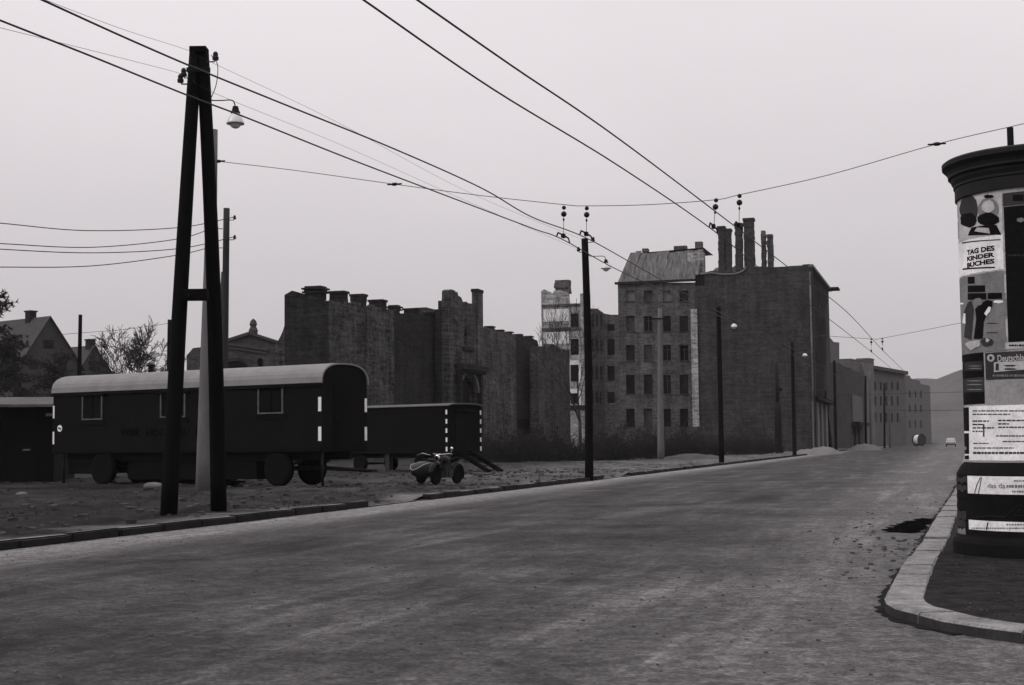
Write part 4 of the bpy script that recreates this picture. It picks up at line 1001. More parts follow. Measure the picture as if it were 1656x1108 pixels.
# rain strip, base rail
MB().box(-.03, L1 + .03, -.05, -.004, ez - .2, ez - .13).build('rain_strip', m_wagon, wag)
MB().box(0, L1, -.035, -.004, fz + .02, fz + .14).build('base_rail', m_wagon2, wag)
MB().box(L1 + .004, L1 + .03, 0, WW, fz + .02, fz + .14).build('base_rail', m_wagon2, wag)
def loc_sz(px, py): return W1.sz(px, py)
for x0, x1, y0, y1 in ((135.5, 165, 641, 677), (262, 299, 637, 673), (420, 457, 629, 667)):
    (a, z0), (b, _), (_, z1), _ = rect(W1, x0, x1, y0, y1)
    w_ = MB().box(a, b, -.012, -.003, z0, z1).build('window', m_black, wag)
    f = .04; fr_ = MB().box(a - f, a - .003, -.05, -.003, z0 - f, z1).box(b + .003, b + f, -.05, -.003, z0 - f, z1).box(a - .002, b + .002, -.05, -.003, z0 - f, z0 - .003)
    fr_.build('frame', mat('worn_window_frame', 0.1, 0.7, 0.6, 5, 30, 0.1), w_)
    MB().box((a + b) / 2 - .02, (a + b) / 2 + .02, -.035, -.013, z0, z1).build('glazing_bar', m_wagon2, w_)
    MB().box(a - .2, b + .2, -.1, -.003, z1 + .02, z1 + .08).build('hood', m_wagon2, w_)
    MB().box(a - .16, b + .16, -.028, -.003, z0 - .22, z0 - f - .012).build('apron', m_wagon2, w_)
# white warning marks on the corners
def marks(parent, spots, wid, y_, side):
    for z0, z1 in spots:
        side(z0, z1)
zm = [(zat(665, A.x, A.y), zat(642, A.x, A.y)), (zat(713, A.x, A.y), zat(690, A.x, A.y))]
for z0, z1 in zm:
    MB().box(L1 - .11, L1 - .001, -.016, -.004, z0, z1).build('warning_mark', m_white, wag)
    MB().box(L1 + .004, L1 + .014, WW - .11, WW - .003, z0, z1).build('warning_mark', m_white, wag)
    MB().box(.002, .07, -.016, -.004, z0, z1).build('warning_mark', m_white, wag)
# end wall: door outline
dm = MB(); y0, y1, zz0, zz1 = .55, 1.4, fz + .15, ez - .15
dm.box(L1 + .004, L1 + .022, y0, y1, zz0, zz1); d_ = dm.build('door', m_wagon2, wag)
MB().box(L1 + .023, L1 + .06, y0 + .06, y0 + .12, (zz0 + zz1) / 2 - .1, (zz0 + zz1) / 2 + .05).build('handle', m_iron, d_)
# round plate with dark bar near the far end
s_, z_ = W1.sz(97, 693)
pl_ = MB().lathe([(0, 0), (.11, 0), (.11, .012), (0, .012)], 20, (s_, -.016, z_), 'Y').build('round_plate', m_white, wag)
MB().obox((s_, -.020, z_), (1, 0, -.35), (0, 1, 0), (.35, 0, 1), .07, .003, .022).build('plate_bar', m_letter, pl_)
# lettering
for word, x0, x1 in (('WBK', 196, 228), ('HOCHBAU', 236, 306), ('BERLIN', 316, 358)):
    me = text_mesh(word, .30, .002, .012, spacing=1.05); a = W1.sz(x0, 698); b = W1.sz(x1, 698)
    w0 = max(v.co.x for v in me.vertices); k_ = (b[0] - a[0]) / w0
    for v in me.vertices: v.co = Vector((v.co.x * k_, -v.co.z, v.co.y))
    me.materials.append(m_letter); o = link('lettering', me, wag, (a[0], -.006, W1.sz((x0 + x1) / 2, 704.5)[1]))
    o['label'] = 'black block capitals painted on the wagon side'
# chassis, wheels, drawbar, jack
MB().box(.3, L1 - .3, .35, .47, fz - .24, fz - .004).box(.3, L1 - .3, WW - .47, WW - .35, fz - .24, fz - .004).box(1.2, 1.35, .47, WW - .47, fz - .22, fz - .01).box(L1 - 2.2, L1 - 2.05, .47, WW - .47, fz - .22, fz - .01).build('chassis', m_iron, wag)
Rw = .52
sw = W1.sz(447, 770)[0]
for s_ in (sw, 2.3):
    MB().tube([(s_, .05, g0 + Rw), (s_, WW - .05, g0 + Rw)], .06, 8).build('axle', m_iron, wag)
    for yy in (.12, 1.62): wheel(wag, (s_, yy, g0 + Rw), Rw, .24)
    for yy in (.41, WW - .41):
        MB().tube([(s_ - .6, yy, fz - .26), (s_ - .2, yy, g0 + Rw + .12), (s_ + .2, yy, g0 + Rw + .12), (s_ + .6, yy, fz - .26)], .05, 6).build('leaf_spring', m_iron, wag)
MB().tube([(sw + .1, WW / 2 - .5, .66), (L1 + 1.0, WW / 2, .55)], .05, 6).tube([(sw + .1, WW / 2 + .5, .66), (L1 + 1.0, WW / 2, .55)], .05, 6).lathe([(.05, -.03), (.1, -.03), (.1, .03), (.05, .03), (.05, -.03)], 12, (L1 + 1.08, WW / 2, .55)).build('drawbar', m_iron, wag)
for s_ in (L1 - .06, 5.0, .4):
    j_ = MB().tube([(s_, .12, g0 + .02), (s_, .12, fz - .01)], .045, 6).box(s_ - .12, s_ + .12, 0, .24, g0 - .06, g0 + .02); j_.build('jack_leg', m_iron, wag)
MB().box(sw - 2.9, sw - 1.0, .25, 1.3, fz - .8, fz - .25).build('tool_box', m_wagon2, wag)
MB().box(3.2, sw - 3.1, .3, 1.9, fz - .82, fz - .25).build('shade_fill_box', m_wagon2, wag)  # dark filler boxes added to blacken the shade below the floor
MB().box(.4, 1.6, .3, 1.9, fz - .66, fz - .25).build('shade_fill_box', m_wagon2, wag)
stk = thing('shade_fill_stack', 'dark low boards added under the long wagon to deepen its shade', 'shade_filler', W1.at(3.4, .10, .55), W1.ang)  # added dark filler, keeps the ground behind from showing through the shade
for i_ in range(4):
    for j_ in range(3):
        MB().box(random.uniform(-.2, .2), 3.6 + random.uniform(-.3, .5), j_ * .3, j_ * .3 + .26, i_ * .075, i_ * .075 + .065).build('filler_board', m_tar, stk)
# stove pipe
sx = W1.sz(204, 604)[0]
MB().lathe([(0, tz - .1), (.09, tz - .1), (.09, tz + .22), (.15, tz + .22), (.15, tz + .28), (0, tz + .34)], 12, (sx, hw_, 0)).build('stove_pipe', m_iron, wag)

# wagon two, behind: flatter roof, dashed white edges, steps at its end
A2 = P(724, 760, 60.0).to_2d(); dir2 = Vector((-.80, .60)); L2 = 6.4
B2 = A2 + dir2 * L2; W2 = Plane(B2, A2 - B2)
wg2 = thing('site_wagon', 'lower dull black wagon with dashed white corner edges behind the motorcycle', 'wagon', (B2.x, B2.y, 0), W2.ang)
ez2 = zat(657, A2.x, A2.y); tz2 = ez2 + .09; fz2 = zat(733, A2.x, A2.y); W2w = 2.3
sec2 = [(x + W2w / 2, z) for x, z in bent(W2w / 2, ez2, tz2 - ez2, 12, 2.0)]
poly = [(0, fz2)] + sec2 + [(W2w, fz2)]; n_ = len(poly); m = MB()
m.add([(0, a, b) for a, b in poly] + [(L2, a, b) for a, b in poly], [tuple(range(n_)), tuple(range(n_, 2 * n_))[::-1]] + [(i, (i + 1) % n_, n_ + (i + 1) % n_, n_ + i) for i in range(n_)])
m.build('body', m_wagon2, wg2)
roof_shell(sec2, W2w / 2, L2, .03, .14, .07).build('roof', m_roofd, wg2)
za, zb = zat(730, A2.x, A2.y), zat(661, A2.x, A2.y)
for i in range(5):
    z0 = za + (zb - za) * i / 4.6
    MB().box(L2 - .085, L2 - .001, -.016, -.004, z0, z0 + .19).build('warning_mark', m_white, wg2)
    MB().box(L2 + .004, L2 + .014, W2w - .085, W2w - .003, z0, z0 + .19).build('warning_mark', m_white, wg2)
d_ = MB().box(L2 + .004, L2 + .03, .5, 1.5, fz2 + .08, ez2 - .35).build('door', m_wagon, wg2)
MB().box(L2 + .031, L2 + .06, .56, .62, fz2 + 1.0, fz2 + 1.15).build('handle', m_iron, d_)
MB().tube([(L2 + .05, .45, ez2 - .22), (L2 + .05, 1.2, ez2 - .16), (L2 + .05, 1.7, ez2 - .2)], .05, 6).build('door_hood', m_wagon, wg2)
MB().box(.2, L2 - .2, .4, .52, fz2 - .2, fz2 - .004).box(.2, L2 - .2, W2w - .52, W2w - .4, fz2 - .2, fz2 - .004).build('chassis', m_iron, wg2)
for s_ in (L2 - 1.55, 1.3):
    MB().tube([(s_, .1, .47), (s_, W2w - .1, .47)], .05, 8).build('axle', m_iron, wg2)
    for yy in (.14, W2w - .14): wheel(wg2, (s_, yy, .48), .38, .2)
for s_ in (L2 - .2, 2.9): MB().box(s_ - .12, s_ + .12, .1, .34, .04, fz2 - .005).build('support_post', m_wood, wg2)
# steps: a thing standing against the wagon's door
stp = thing('wooden_steps', 'dark wooden steps leaning against the dull wagon end door', 'steps', W2.at(L2 + .06, .08, 1.0), W2.ang)
Hs, Ls = fz2 - .05, 1.75
for yy in (-.42, .42):
    ax = Vector((Ls, 0, -Hs)).normalized(); up_ = Vector((ax.z * -1, 0, ax.x))
    MB().obox((Ls / 2, yy, Hs / 2 + .02), ax, (0, 1, 0), up_, Vector((Ls, 0, Hs)).length / 2, .03, .09).build('stringer', m_tar, stp)
for i in range(5):
    t_ = (i + .5) / 5; MB().box(Ls * t_ - .13, Ls * t_ + .13, -.39, .39, Hs * (1 - t_) + .02, Hs * (1 - t_) + .055).build('tread', m_tar, stp)

# ------------------------------------------------------------------ low hut at the left edge
HA = P(86, 780, 50).to_2d(); HP = Plane(HA, (1, .12))
hut = thing('plank_hut', 'low black plank hut with pale flat roof left of the long wagon', 'hut', (HA.x, HA.y, 0), HP.ang)
hz = HP.sz(60, 653)[1]; hl = 7.5
z_e = hz - .02
MB().box(-hl, 0, .09, 4, 0, z_e - .1).build('walls', m_black, hut)
x = -hl; i = 0
while x < -.05:
    w_ = random.uniform(.17, .2)
    if not (-1.55 < x + .1 < -.62): MB().box(x + .004, min(x + w_, 0) - .004, .055 + random.uniform(0, .02), .088, .03, z_e - .02).build('plank', m_tar, hut)
    x += w_; i += 1
d_ = MB().box(-1.62, -.63, .03, .054, .06, 2.0).build('door', m_tar, hut)
MB().box(-1.05, -.8, .0, .029, 1.22, 1.28).build('latch', mat('worn_latch', .12), d_)
MB().box(-.28, -.02, -.01, .03, z_e - .42, z_e - .32).build('bracket', m_grplaster, hut)
MB().add([(-hl - .3, -.35, hz), (.06, -.35, hz - .03), (.06, 4.3, hz + .38), (-hl - .3, 4.3, hz + .40), (-hl - .3, -.35, hz - .09), (.06, -.35, hz - .12), (.06, 4.3, hz + .29), (-hl - .3, 4.3, hz + .31)], [(0, 1, 2, 3), (7, 6, 5, 4), (0, 4, 5, 1), (1, 5, 6, 2), (2, 6, 7, 3), (3, 7, 4, 0)]).build('roof', mat('hut_roofing', .085, .95, .35, 1.8, 40, .3, .1), hut)

# ------------------------------------------------------------------ motorcycle with sidecar
q = G(703, 785.5, .1)
hd_ = Vector((-.46, -.89)).normalized()
bike = thing('motorcycle', 'dark motorcycle with pale-piped sidecar parked in front of the dull wagon', 'motorcycle', (q.x + hd_.x * -.68, q.y + hd_.y * -.68, gz(q.x, q.y) + .0), math.atan2(hd_.y, hd_.x))
bike.scale = (.9, .9, .9)
RW = .33                                                          # local x forward, y left, z up; sidecar to the right (-y)
m_bike = mat('black_enamel', .005, .5, .2, 4, 40, 0, .15)
for s_ in (.68, -.70): wheel(bike, (s_, 0, RW), RW, .1, 0, True)
wheel(bike, (-.45, -1.22, RW), RW, .1, 0, True)
def fender(x, y, a0, a1, w, R=.39):
    m = MB(); n = 12; vs = []
    for i in range(n + 1):
        a = rad(a0 + (a1 - a0) * i / n)
        for yy, dr in ((-w, -.06), (-w * .6, .0), (0, .025), (w * .6, .0), (w, -.06)): vs.append((x + (R + dr) * math.cos(a), y + yy, RW + (R + dr) * math.sin(a)))
    fs = [(i * 5 + j, i * 5 + j + 1, (i + 1) * 5 + j + 1, (i + 1) * 5 + j) for i in range(n) for j in range(4)]
    return m.add(vs, fs, True)
fender(.68, 0, 15, 165, .085).build('front_fender', m_bike, bike)
fender(-.70, 0, 5, 200, .1).build('rear_fender', m_bike, bike)
fender(-.45, -1.22, 10, 175, .1).build('sidecar_fender', m_bike, bike)
m = MB()
for yy in (-.1, .1): m.tube([(.68, yy, RW), (.42, yy, .92)], .026, 8)
m.tube([(.47, -.12, .80), (.47, .12, .80)], .03, 6); m.build('fork', m_bike, bike)
MB().tube([(.40, 0, .88), (.1, 0, .3), (-.3, 0, .28), (-.70, 0, RW)], .03, 8).tube([(.40, 0, .88), (-.1, 0, .72), (-.70, 0, RW)], .026, 8).tube([(-.1, 0, .72), (-.15, 0, .28)], .026, 8).build('frame', m_bike, bike)
MB().ball((.12, 0, .80), .30, .14, .14, 14, 10).build('tank', m_bike, bike)
m = MB().box(-.12, .22, -.13, .13, .24, .46); m.lathe([(.09, 0), (.09, .06), (.075, .06), (.075, .09), (.09, .09), (.09, .15), (.075, .15), (.075, .18), (.09, .18), (.09, .25), (.05, .28)], 12, (.06, 0, .46)); m.lathe([(.14, -.16), (.14, .16)], 14, (-.05, 0, .36), 'Y'); m.build('engine', mat('engine_alloy', .02, .6, .4, 8, 50, .1, .2), bike)
MB().tube([(.12, -.14, .45), (.2, -.2, .3), (-.1, -.22, .24), (-.95, -.2, .28)], [.025, .03, .035, .045], 8).build('exhaust', m_iron, bike)
MB().ball((-.25, 0, .80), .2, .14, .055, 12, 8).build('saddle', m_rubber, bike)
MB().ball((-.68, 0, .84), .17, .12, .05, 12, 8).build('pillion', m_rubber, bike)
MB().tube([(.22, -.36, .98), (.32, -.3, 1.0), (.42, -.1, .98), (.42, .1, .98), (.32, .3, 1.0), (.22, .36, .98)], .013, 6).build('handlebar', m_chrome, bike)
hl_ = MB().ball((.55, 0, .87), .10, .10, .10, 14, 10).build('headlight', m_bike, bike)
MB().lathe([(.105, .0), (.11, .015), (.1, .03), (.0, .045)], 18, (.585, 0, .87), 'X', smooth=True).build('lens', m_chrome, hl_)
mr_ = MB().tube([(.28, .33, 1.0), (.26, .36, 1.12)], .007, 5).ball((.27, .36, 1.16), .02, .06, .06, 10, 8); mr_.build('mirror', m_chrome, bike)
# sidecar: boat-like shell with rounded nose
m = MB(); secs = []
for x, w, zb, zt_ in ((.78, .03, .42, .50), (.70, .14, .33, .60), (.50, .23, .26, .70), (.2, .27, .24, .76), (-.2, .29, .24, .74), (-.55, .28, .26, .76), (-.85, .24, .33, .72), (-1.0, .12, .42, .62)):
    ring = []
    for i in range(14):
        a = 6.283 * i / 14; c, s__ = math.cos(a), math.sin(a)
        ring.append((x, -.80 + w * math.copysign(abs(c) ** .6, c), (zb + zt_) / 2 + (zt_ - zb) / 2 * math.copysign(abs(s__) ** .6, s__)))
    secs.append(ring)
vs = [q_ for r_ in secs for q_ in r_]; n = 14
fs = [(i * n + j, i * n + (j + 1) % n, (i + 1) * n + (j + 1) % n, (i + 1) * n + j) for i in range(7) for j in range(n)] + [tuple(range(n)), tuple(7 * n + j for j in range(n))[::-1]]
sc_body = m.add(vs, fs, True).build('sidecar_body', mat('sidecar_paint', .022, .5, .15, 4, 40, 0, .2), bike)
MB().tube([(.80, -.80, .47), (.70, -.95, .54), (.50, -1.05, .64), (.2, -1.09, .69), (-.2, -1.11, .68), (-.55, -1.1, .69), (-.9, -1.02, .64)], .013, 6).tube([(.80, -.80, .47), (.70, -.65, .55), (.50, -.57, .65), (.2, -.53, .70)], .013, 6).build('piping', mat('grey_piping', .35), sc_body)
MB().ball((-.25, -.8, .76), .32, .2, .05, 14, 8).build('cockpit_cover', m_rubber, sc_body)
MB().tube([(.1, -.53, .95), (.16, -.8, 1.02), (.1, -1.07, .95)], .01, 5).build('windscreen_rail', m_chrome, sc_body)
for a_, b_ in (((.35, -.1, .35), (.35, -.62, .32)), ((-.4, -.1, .35), (-.4, -.62, .32)), ((-.1, -.05, .7), (-.1, -.6, .5)), ((-.45, -1.0, .33), (-.45, -1.22, .33))):
    MB().tube([a_, b_], .022, 6).build('strut', m_bike, bike)

# ------------------------------------------------------------------ poles, lamps, wires
def pole_mesh(h, r0, r1, n=12, bend=(0, 0), z0=-.4, knots=0):
    pts = []; rs = []
    for i in range(9):
        t = i / 8; pts.append((bend[0] * math.sin(t * 3.14), bend[1] * math.sin(t * 3.14), z0 + (h - z0) * t)); rs.append(r0 + (r1 - r0) * t)
    return MB().tube(pts, rs, n)
def lamp(parent, p0, out, drop=.12, L=.55, sc_=1.0):
    """Curved bracket arm with an enamelled shade; p0 on the pole, out = direction in plan."""
    o = Vector((out[0], out[1], 0)).normalized(); p0 = Vector(p0)
    pts = smooth_line([p0, p0 + o * .05 - Vector((0, 0, .05)), p0 + o * (L * .5) - Vector((0, 0, .06)), p0 + o * (L * .95) - Vector((0, 0, .07)), p0 + o * (L * 1.07) - Vector((0, 0, .2))], 5)
    arm = MB().tube(pts, .018 * sc_, 6).build('lamp_arm', m_iron, parent)
    e = pts[-1]
    MB().lathe([(.0, .02), (.05, .02), (.065, -.05), (.09, -.1)], 14, e).build('lamp_neck', m_iron, arm)
    MB().lathe([(.08 * sc_, -.09), (.13 * sc_, -.12), (.20 * sc_, -.19), (.25 * sc_, -.27), (.26 * sc_, -.30), (.245 * sc_, -.30), (.14 * sc_, -.15), (.0, -.12)], 18, e, smooth=True).build('lamp_shade', m_enamel, arm)
    MB().ball((e.x, e.y, e.z - .29), .17 * sc_, .17 * sc_, .15 * sc_, 12, 8).build('lamp_globe', m_glass, arm)
    return arm
def insulator(parent, p, side, name='insulator', s=1.0):
    p = Vector(p); o = Vector((side[0], side[1], 0)).normalized()
    m = MB().tube([p, p + o * .16 * s, p + o * .18 * s + Vector((0, 0, .1 * s))], .014 * s, 6).lathe([(.02, 0), (.055, .0), (.06, .05), (.045, .07), (.05, .11), (.03, .15), (0, .16)], 10, p + o * .18 * s + Vector((0, 0, .03)))
    return m.build(name, m_ins, parent)
def pole(label, px, pyb, pyt, dep, r0, r1, mats, name='pole', group='poles along the street', pxt=None, cat='pole', bend=(0, 0)):
    q = P(px, pyb, dep); z0 = gz(q.x, q.y); h = zat(pyt, q.x, q.y)
    t = thing(name, label, cat, (q.x, q.y, 0), group=group)
    sh = pole_mesh(h, r0, r1, 12, bend, z0 - .3)
    o = sh.build('shaft', mats, t)
    if pxt is not None:                                            # real lean of the pole
        d = P(pxt, pyt, dep).x - q.x; ang = math.atan2(d, h); o.rotation_euler = (0, ang, 0)
    return t, h
# double pole (A-frame)
qa, qb = G(272, 833, .1), G(354, 829, .1)
apx = P(322, 82, (qa.y + qb.y) / 2 - .1)
af = thing('double_pole', 'black tarred double-legged pole with lamp in front of the long wagon', 'pole', ((qa.x + qb.x) / 2, (qa.y + qb.y) / 2, 0))
o_ = af.location
def leg(q, side, r0, r1, bow):
    a = Vector((q.x, q.y, -.1)); b = Vector((apx.x + side * .062, apx.y, apx.z)); pts = []; rs = []
    for i in range(11):
        t = i / 10; c = a.lerp(b, t); c.x += bow * math.sin(t * 3.14); pts.append(c - o_); rs.append(r0 + (r1 - r0) * t)
    MB().tube(pts, rs, 14).build('leg', m_tar, af)
leg(qa, -1, .155, .115, -.02); leg(qb, 1, .15, .115, .05)
c1 = P(303, 476, qa.y); zc = c1.z
pL, pR = P(296, 477, qa.y - .05) - o_, P(336, 477, qa.y - .05) - o_
MB().obox((pL + pR) / 2, (1, 0, 0), (0, 1, 0), (0, 0, 1), (pR - pL).length / 2, .09, .10).build('cross_brace', m_tar, af)
top = apx - o_
MB().box(top.x - .15, top.x + .15, -.14 + top.y, .14 + top.y, top.z - .05, top.z + .05).build('cap', m_tar, af)
MB().tube([(top.x, -.2 + top.y, top.z - .35), (top.x, .2 + top.y, top.z - .35)], .03, 6).box(top.x - .20, top.x + .22, top.y - .13, top.y - .05, top.z - .42, top.z - .34).build('clamp', m_iron, af)
MB().tube([P(305, 477, qa.y - .2) - o_, P(305, 477, qa.y - .02) - o_], .03, 6).build('bolt', m_iron, af)
insulator(af, P(308, 136, qa.y) - o_, (-1, 0)); insulator(af, P(308, 126, qa.y) - o_, (-1, .1), s=.7)
insulator(af, P(334, 100, qa.y) - o_, (1, 0), s=.9)
lp = P(339, 158, qa.y) - o_
lamp(af, lp, (1, -.12), L=.45, sc_=.62)
MB().tube(smooth_line([lp + Vector((.02, 0, -.02)), lp + Vector((.12, 0, .25)), lp + Vector((.14, 0, .6)), lp + Vector((.02, 0, .78))], 5), .008, 5).build('lamp_lead', m_wire, af)
# concrete post behind it (carries the span wire)
cp, cph = pole('thick pale concrete post standing behind the black double pole', 331, 800, 210, 38, .26, .12, m_conc, 'concrete_post', 'concrete posts', pxt=345)
# far telephone pole with brace behind the wagon
tp, tph = pole('weathered telephone pole with insulators and a strut behind the long wagon', 361, 640, 337, 54, .16, .12, m_wood, 'telephone_pole', 'telephone poles', pxt=366.5)
b0 = P(350, 640, 54.0) - tp.location; b1 = P(361.5, 440, 54.0) - tp.location
MB().tube([(b0.x - .05, b0.y, 0), (b1.x, b1.y, b1.z)], [.11, .09], 10).build('strut', m_wood, tp)
ins_pts = [(369.5, 354), (351, 368), (369.5, 386), (351, 399)]
tp_ins = []
for i, (a, b) in enumerate(ins_pts):
    side = 1 if a > 360 else -1
    base = P(365 + (5 if side > 0 else -5), b + 2, 53.9) - tp.location
    insulator(tp, base, (side, 0), s=1.25); tp_ins.append(tp.location + base + Vector((side * .22, 0, .12)))
for lb, px_, pb, pt_, dp, pxt in (('thin dark pole beside the gabled houses left of the bare tree', 127, 640, 509, 76, 130), ('thin dark pole right of the bare tree, left of the double pole', 271, 640, 517, 80, 274)):
    pole(lb, px_, pb, pt_, dp, .13, .10, m_tar, pxt=pxt)
# kerb-side poles with lamps
p95, h95 = pole('thick black tarred pole with lamp on the verge between ruin and corner house', 952.5, 772, 386, G(952, 772, .12).y, .15, .115, m_tar, pxt=945.5, bend=(.05, 0))
lq = P(952, 412, p95.location.y) - p95.location
lamp(p95, lq, (1, -.1), L=.55, sc_=.7); insulator(p95, P(944, 408, p95.location.y) - p95.location, (-1, 0)); insulator(p95, P(951, 392, p95.location.y) - p95.location, (1, 0))
p116, h116 = pole('black pole with small lamp in front of the blind firewall', 1167, 748, 497, G(1167, 748, .12).y, .15, .12, m_tar, pxt=1162)
lamp(p116, P(1165, 515, p116.location.y) - p116.location, (1, -.1), L=.7, sc_=.7)
p128, h128 = pole('black pole with small lamp near the corner house street edge', 1285, 735, 553, G(1285, 736, .12).y, .17, .13, m_tar, pxt=1281)
lamp(p128, P(1284, 566, p128.location.y) - p128.location, (1, -.1), L=.8, sc_=.85)
p135, _ = pole('dark pole standing before the pale shop piers of the corner house', 1352, 731, 583, 150, .17, .14, m_tar, pxt=1349)
p140, _ = pole('dark pole between the two pale sand heaps up the street', 1400.5, 728, 608, 180, .17, .13, m_tar, pxt=1399.5)
p143, _ = pole('dark pole in front of the long grey street house', 1430.5, 724, 620, 215, .17, .14, m_tar, pxt=1430)
p106, _ = pole('pale concrete post with small crossbar in front of the wing windows', 1069, 746, 499, 94, .24, .13, m_conc, 'concrete_post', 'concrete posts', pxt=1067)
hh = zat(517, p106.location.x, p106.location.y)
MB().box(-.45, .45, -.16, -.1, hh, hh + .1).build('crossbar', m_iron, p106)
pole('pale concrete post just right of the dark pole by the sand heaps', 1409.5, 724, 600, 200, .2, .14, m_conc, 'concrete_post', 'concrete posts')
pole('thin pale concrete post before the long grey street house', 1440, 722, 650, 225, .2, .14, m_conc, 'concrete_post', 'concrete posts')
q = P(1259.5, 727, 152); mast = thing('tram_mast', 'dark mast with thick lower half against the firewall', 'mast', (q.x, q.y, 0))
hm, hk = zat(588, q.x, q.y), zat(662, q.x, q.y)
MB().tube([(0, 0, -.3), (0, 0, hk), (0, 0, hk + .8)], [.42, .36, .24], 12).build('shaft', m_iron, mast)
MB().tube([(0, 0, hk + .7), (-.05, 0, hm)], [.24, .16], 12).build('upper_shaft', m_iron, mast)
MB().ball((.28, -.3, zat(630, q.x, q.y)), .2, .2, .24, 12, 8).build('fitting', m_black, mast)

def wire(label, pts, r=.011, name='wire', sag=True, group=None, k=8):
    pts = smooth_line(pts, k) if sag else [Vector(q) for q in pts]
    o = Vector(pts[0]); m = MB().tube([q - o for q in pts], r, 5)
    ob = m.build(name, m_wire, loc=o); return tag(ob, label, 'wire', group)
def Pz(px, py, z): return G(px, py, z)
ZT = 6.3
# trolley wires: two pairs following the street
span_y = 35.0
tw = {
 'a': [(-60, 8), (0, 33), (150, 92), (305, 155), (400, 191), (560, 255), (720, 316), (860, 369), (911, 388), (1000, 437), (1120, 492), (1240, 549), (1330, 604)],
 'b': [(20, -20), (68, 0), (200, 60), (320, 112), (450, 165), (640, 242), (780, 305), (860, 351), (948, 385), (1040, 436), (1150, 498), (1280, 563), (1360, 612)],
 'c': [(560, -18), (588, 0), (800, 146), (1000, 268), (1154, 373), (1250, 451), (1330, 508), (1409, 569), (1450, 603)],
 'd': [(650, -17), (675, 0), (830, 108), (1000, 224), (1195, 371), (1290, 444), (1370, 505), (1427, 566), (1465, 603)],
}
tlab = {'a': 'trolley wire passing lowest beside the double pole, over the left lane', 'b': 'trolley wire crossing the double pole top, over the left lane',
        'c': 'trolley wire over the right lane, left one of its pair', 'd': 'trolley wire over the right lane, right one of its pair'}
for k_, pp in tw.items():
    pts = [Pz(a, b, ZT) for a, b in pp]
    wire(tlab[k_], pts, .0135, 'trolley_wire', group='trolley wires')
# span wire from the concrete post across the street
s_pts = [P(353, 261, 38), P(480, 276, 37.4), P(638, 298, 36.6), P(775, 316, 35.8), P(912, 331, 35.0), P(949, 333, 34.8), P(1050, 331, 34.4), P(1158, 323, 33.8), P(1196, 315, 33.6), P(1340, 283, 32.8), P(1515, 233, 31.9), P(1656, 200, 31.2), P(1760, 174, 30.6)]
wire('thin span wire crossing the whole street from the concrete post', s_pts, .009, 'span_wire', sag=True, k=5)
def strain(label, q, d):
    t = thing('strain_insulator', label, 'insulator', q, math.atan2(d[1], d[0]), group='strain insulators on the span wire')
    MB().ball((0, 0, 0), .10, .045, .045, 10, 8).build('egg', m_ins, t)
    MB().tube([(-.2, 0, 0), (-.08, 0, 0)], .02, 6).build('eye', m_iron, t); MB().tube([(.08, 0, 0), (.2, 0, 0)], .02, 6).build('eye', m_iron, t)
strain('small dark insulator on the span wire over the ruin', P(638, 298, 36.6), (1, -.3))
strain('small dark insulator on the span wire near the advertising column', P(1515, 233, 31.9), (1, -.3))
strain('small dark insulator where the span wire meets the concrete post', P(353, 261, 38), (1, -.3))
def hanger(label, top, bot, wdir):
    t = thing('wire_hanger', label, 'hanger', bot, group='trolley wire hangers on the span wire')
    d = Vector(top) - Vector(bot); L = d.length; n_ = d.normalized()
    for f, r in ((.0, .055), (-.16, .075)):
        c = d + n_ * f; MB().lathe([(0, -r), (r * .7, -r * .7), (r, 0), (r * .7, r * .7), (0, r)], 12, c, smooth=True).build('insulator', m_ins, t)
    MB().ball(d - n_ * .3, .025, .025, .04, 8, 6).build('shackle', m_iron, t)
    MB().tube([d - n_ * .2, n_ * .06], .007, 5).build('rod', m_iron, t)
    u_ = Vector((wdir[0], wdir[1], 0)).normalized()
    MB().tube([u_ * -.62 + Vector((0, 0, -.02)), u_ * -.5 + Vector((0, 0, .08)), Vector((0, 0, .09)), u_ * .5 + Vector((0, 0, .08)), u_ * .62 + Vector((0, 0, -.02))], .02, 6).build('stirrup', m_iron, t)
    MB().obox((0, 0, .07), u_, (-u_.y, u_.x, 0), (0, 0, 1), .08, .04, .05).build('clamp', m_iron, t)
wd = (U.x, U.y)
for lb, (tx, ty), (bx, by), dp in (('leftmost trolley wire hanger, just left of the thick black pole top', (912, 336), (911, 386), 35.0), ('trolley wire hanger directly above the thick black pole', (949, 337), (948, 383), 34.8),
                       ('trolley wire hanger over the right lane above the twin chimneys', (1158, 324), (1154, 371), 33.8), ('rightmost near trolley wire hanger, in front of the tallest chimney', (1196, 317), (1195, 369), 33.6)):
    hanger(lb, P(tx, ty, dp), P(bx, by, dp), wd)
# second span further up
wire('faint far span wire beyond the corner house', [P(1300, 541, 84), P(1409, 548, 82), P(1427, 547, 81.5), P(1545, 524, 79), P(1640, 505, 77)], .012, 'span_wire', k=5)
for lb, a, b, dp in (('far trolley wire hanger up the street, left one', (1409, 549), (1409, 569), 82), ('far trolley wire hanger up the street, right one', (1427, 548), (1427, 566), 81.5)):
    hanger(lb, P(*a, dp), P(*b, dp), wd)
wire('distant span wire low over the end of the street', [P(1353, 640, 150), P(1440, 637, 150), P(1560, 634, 150)], .02, 'span_wire', k=4)
wire('distant lower wire across the end of the street', [P(1430, 663, 215), P(1500, 664, 215), P(1580, 663, 215)], .03, 'span_wire', k=4)
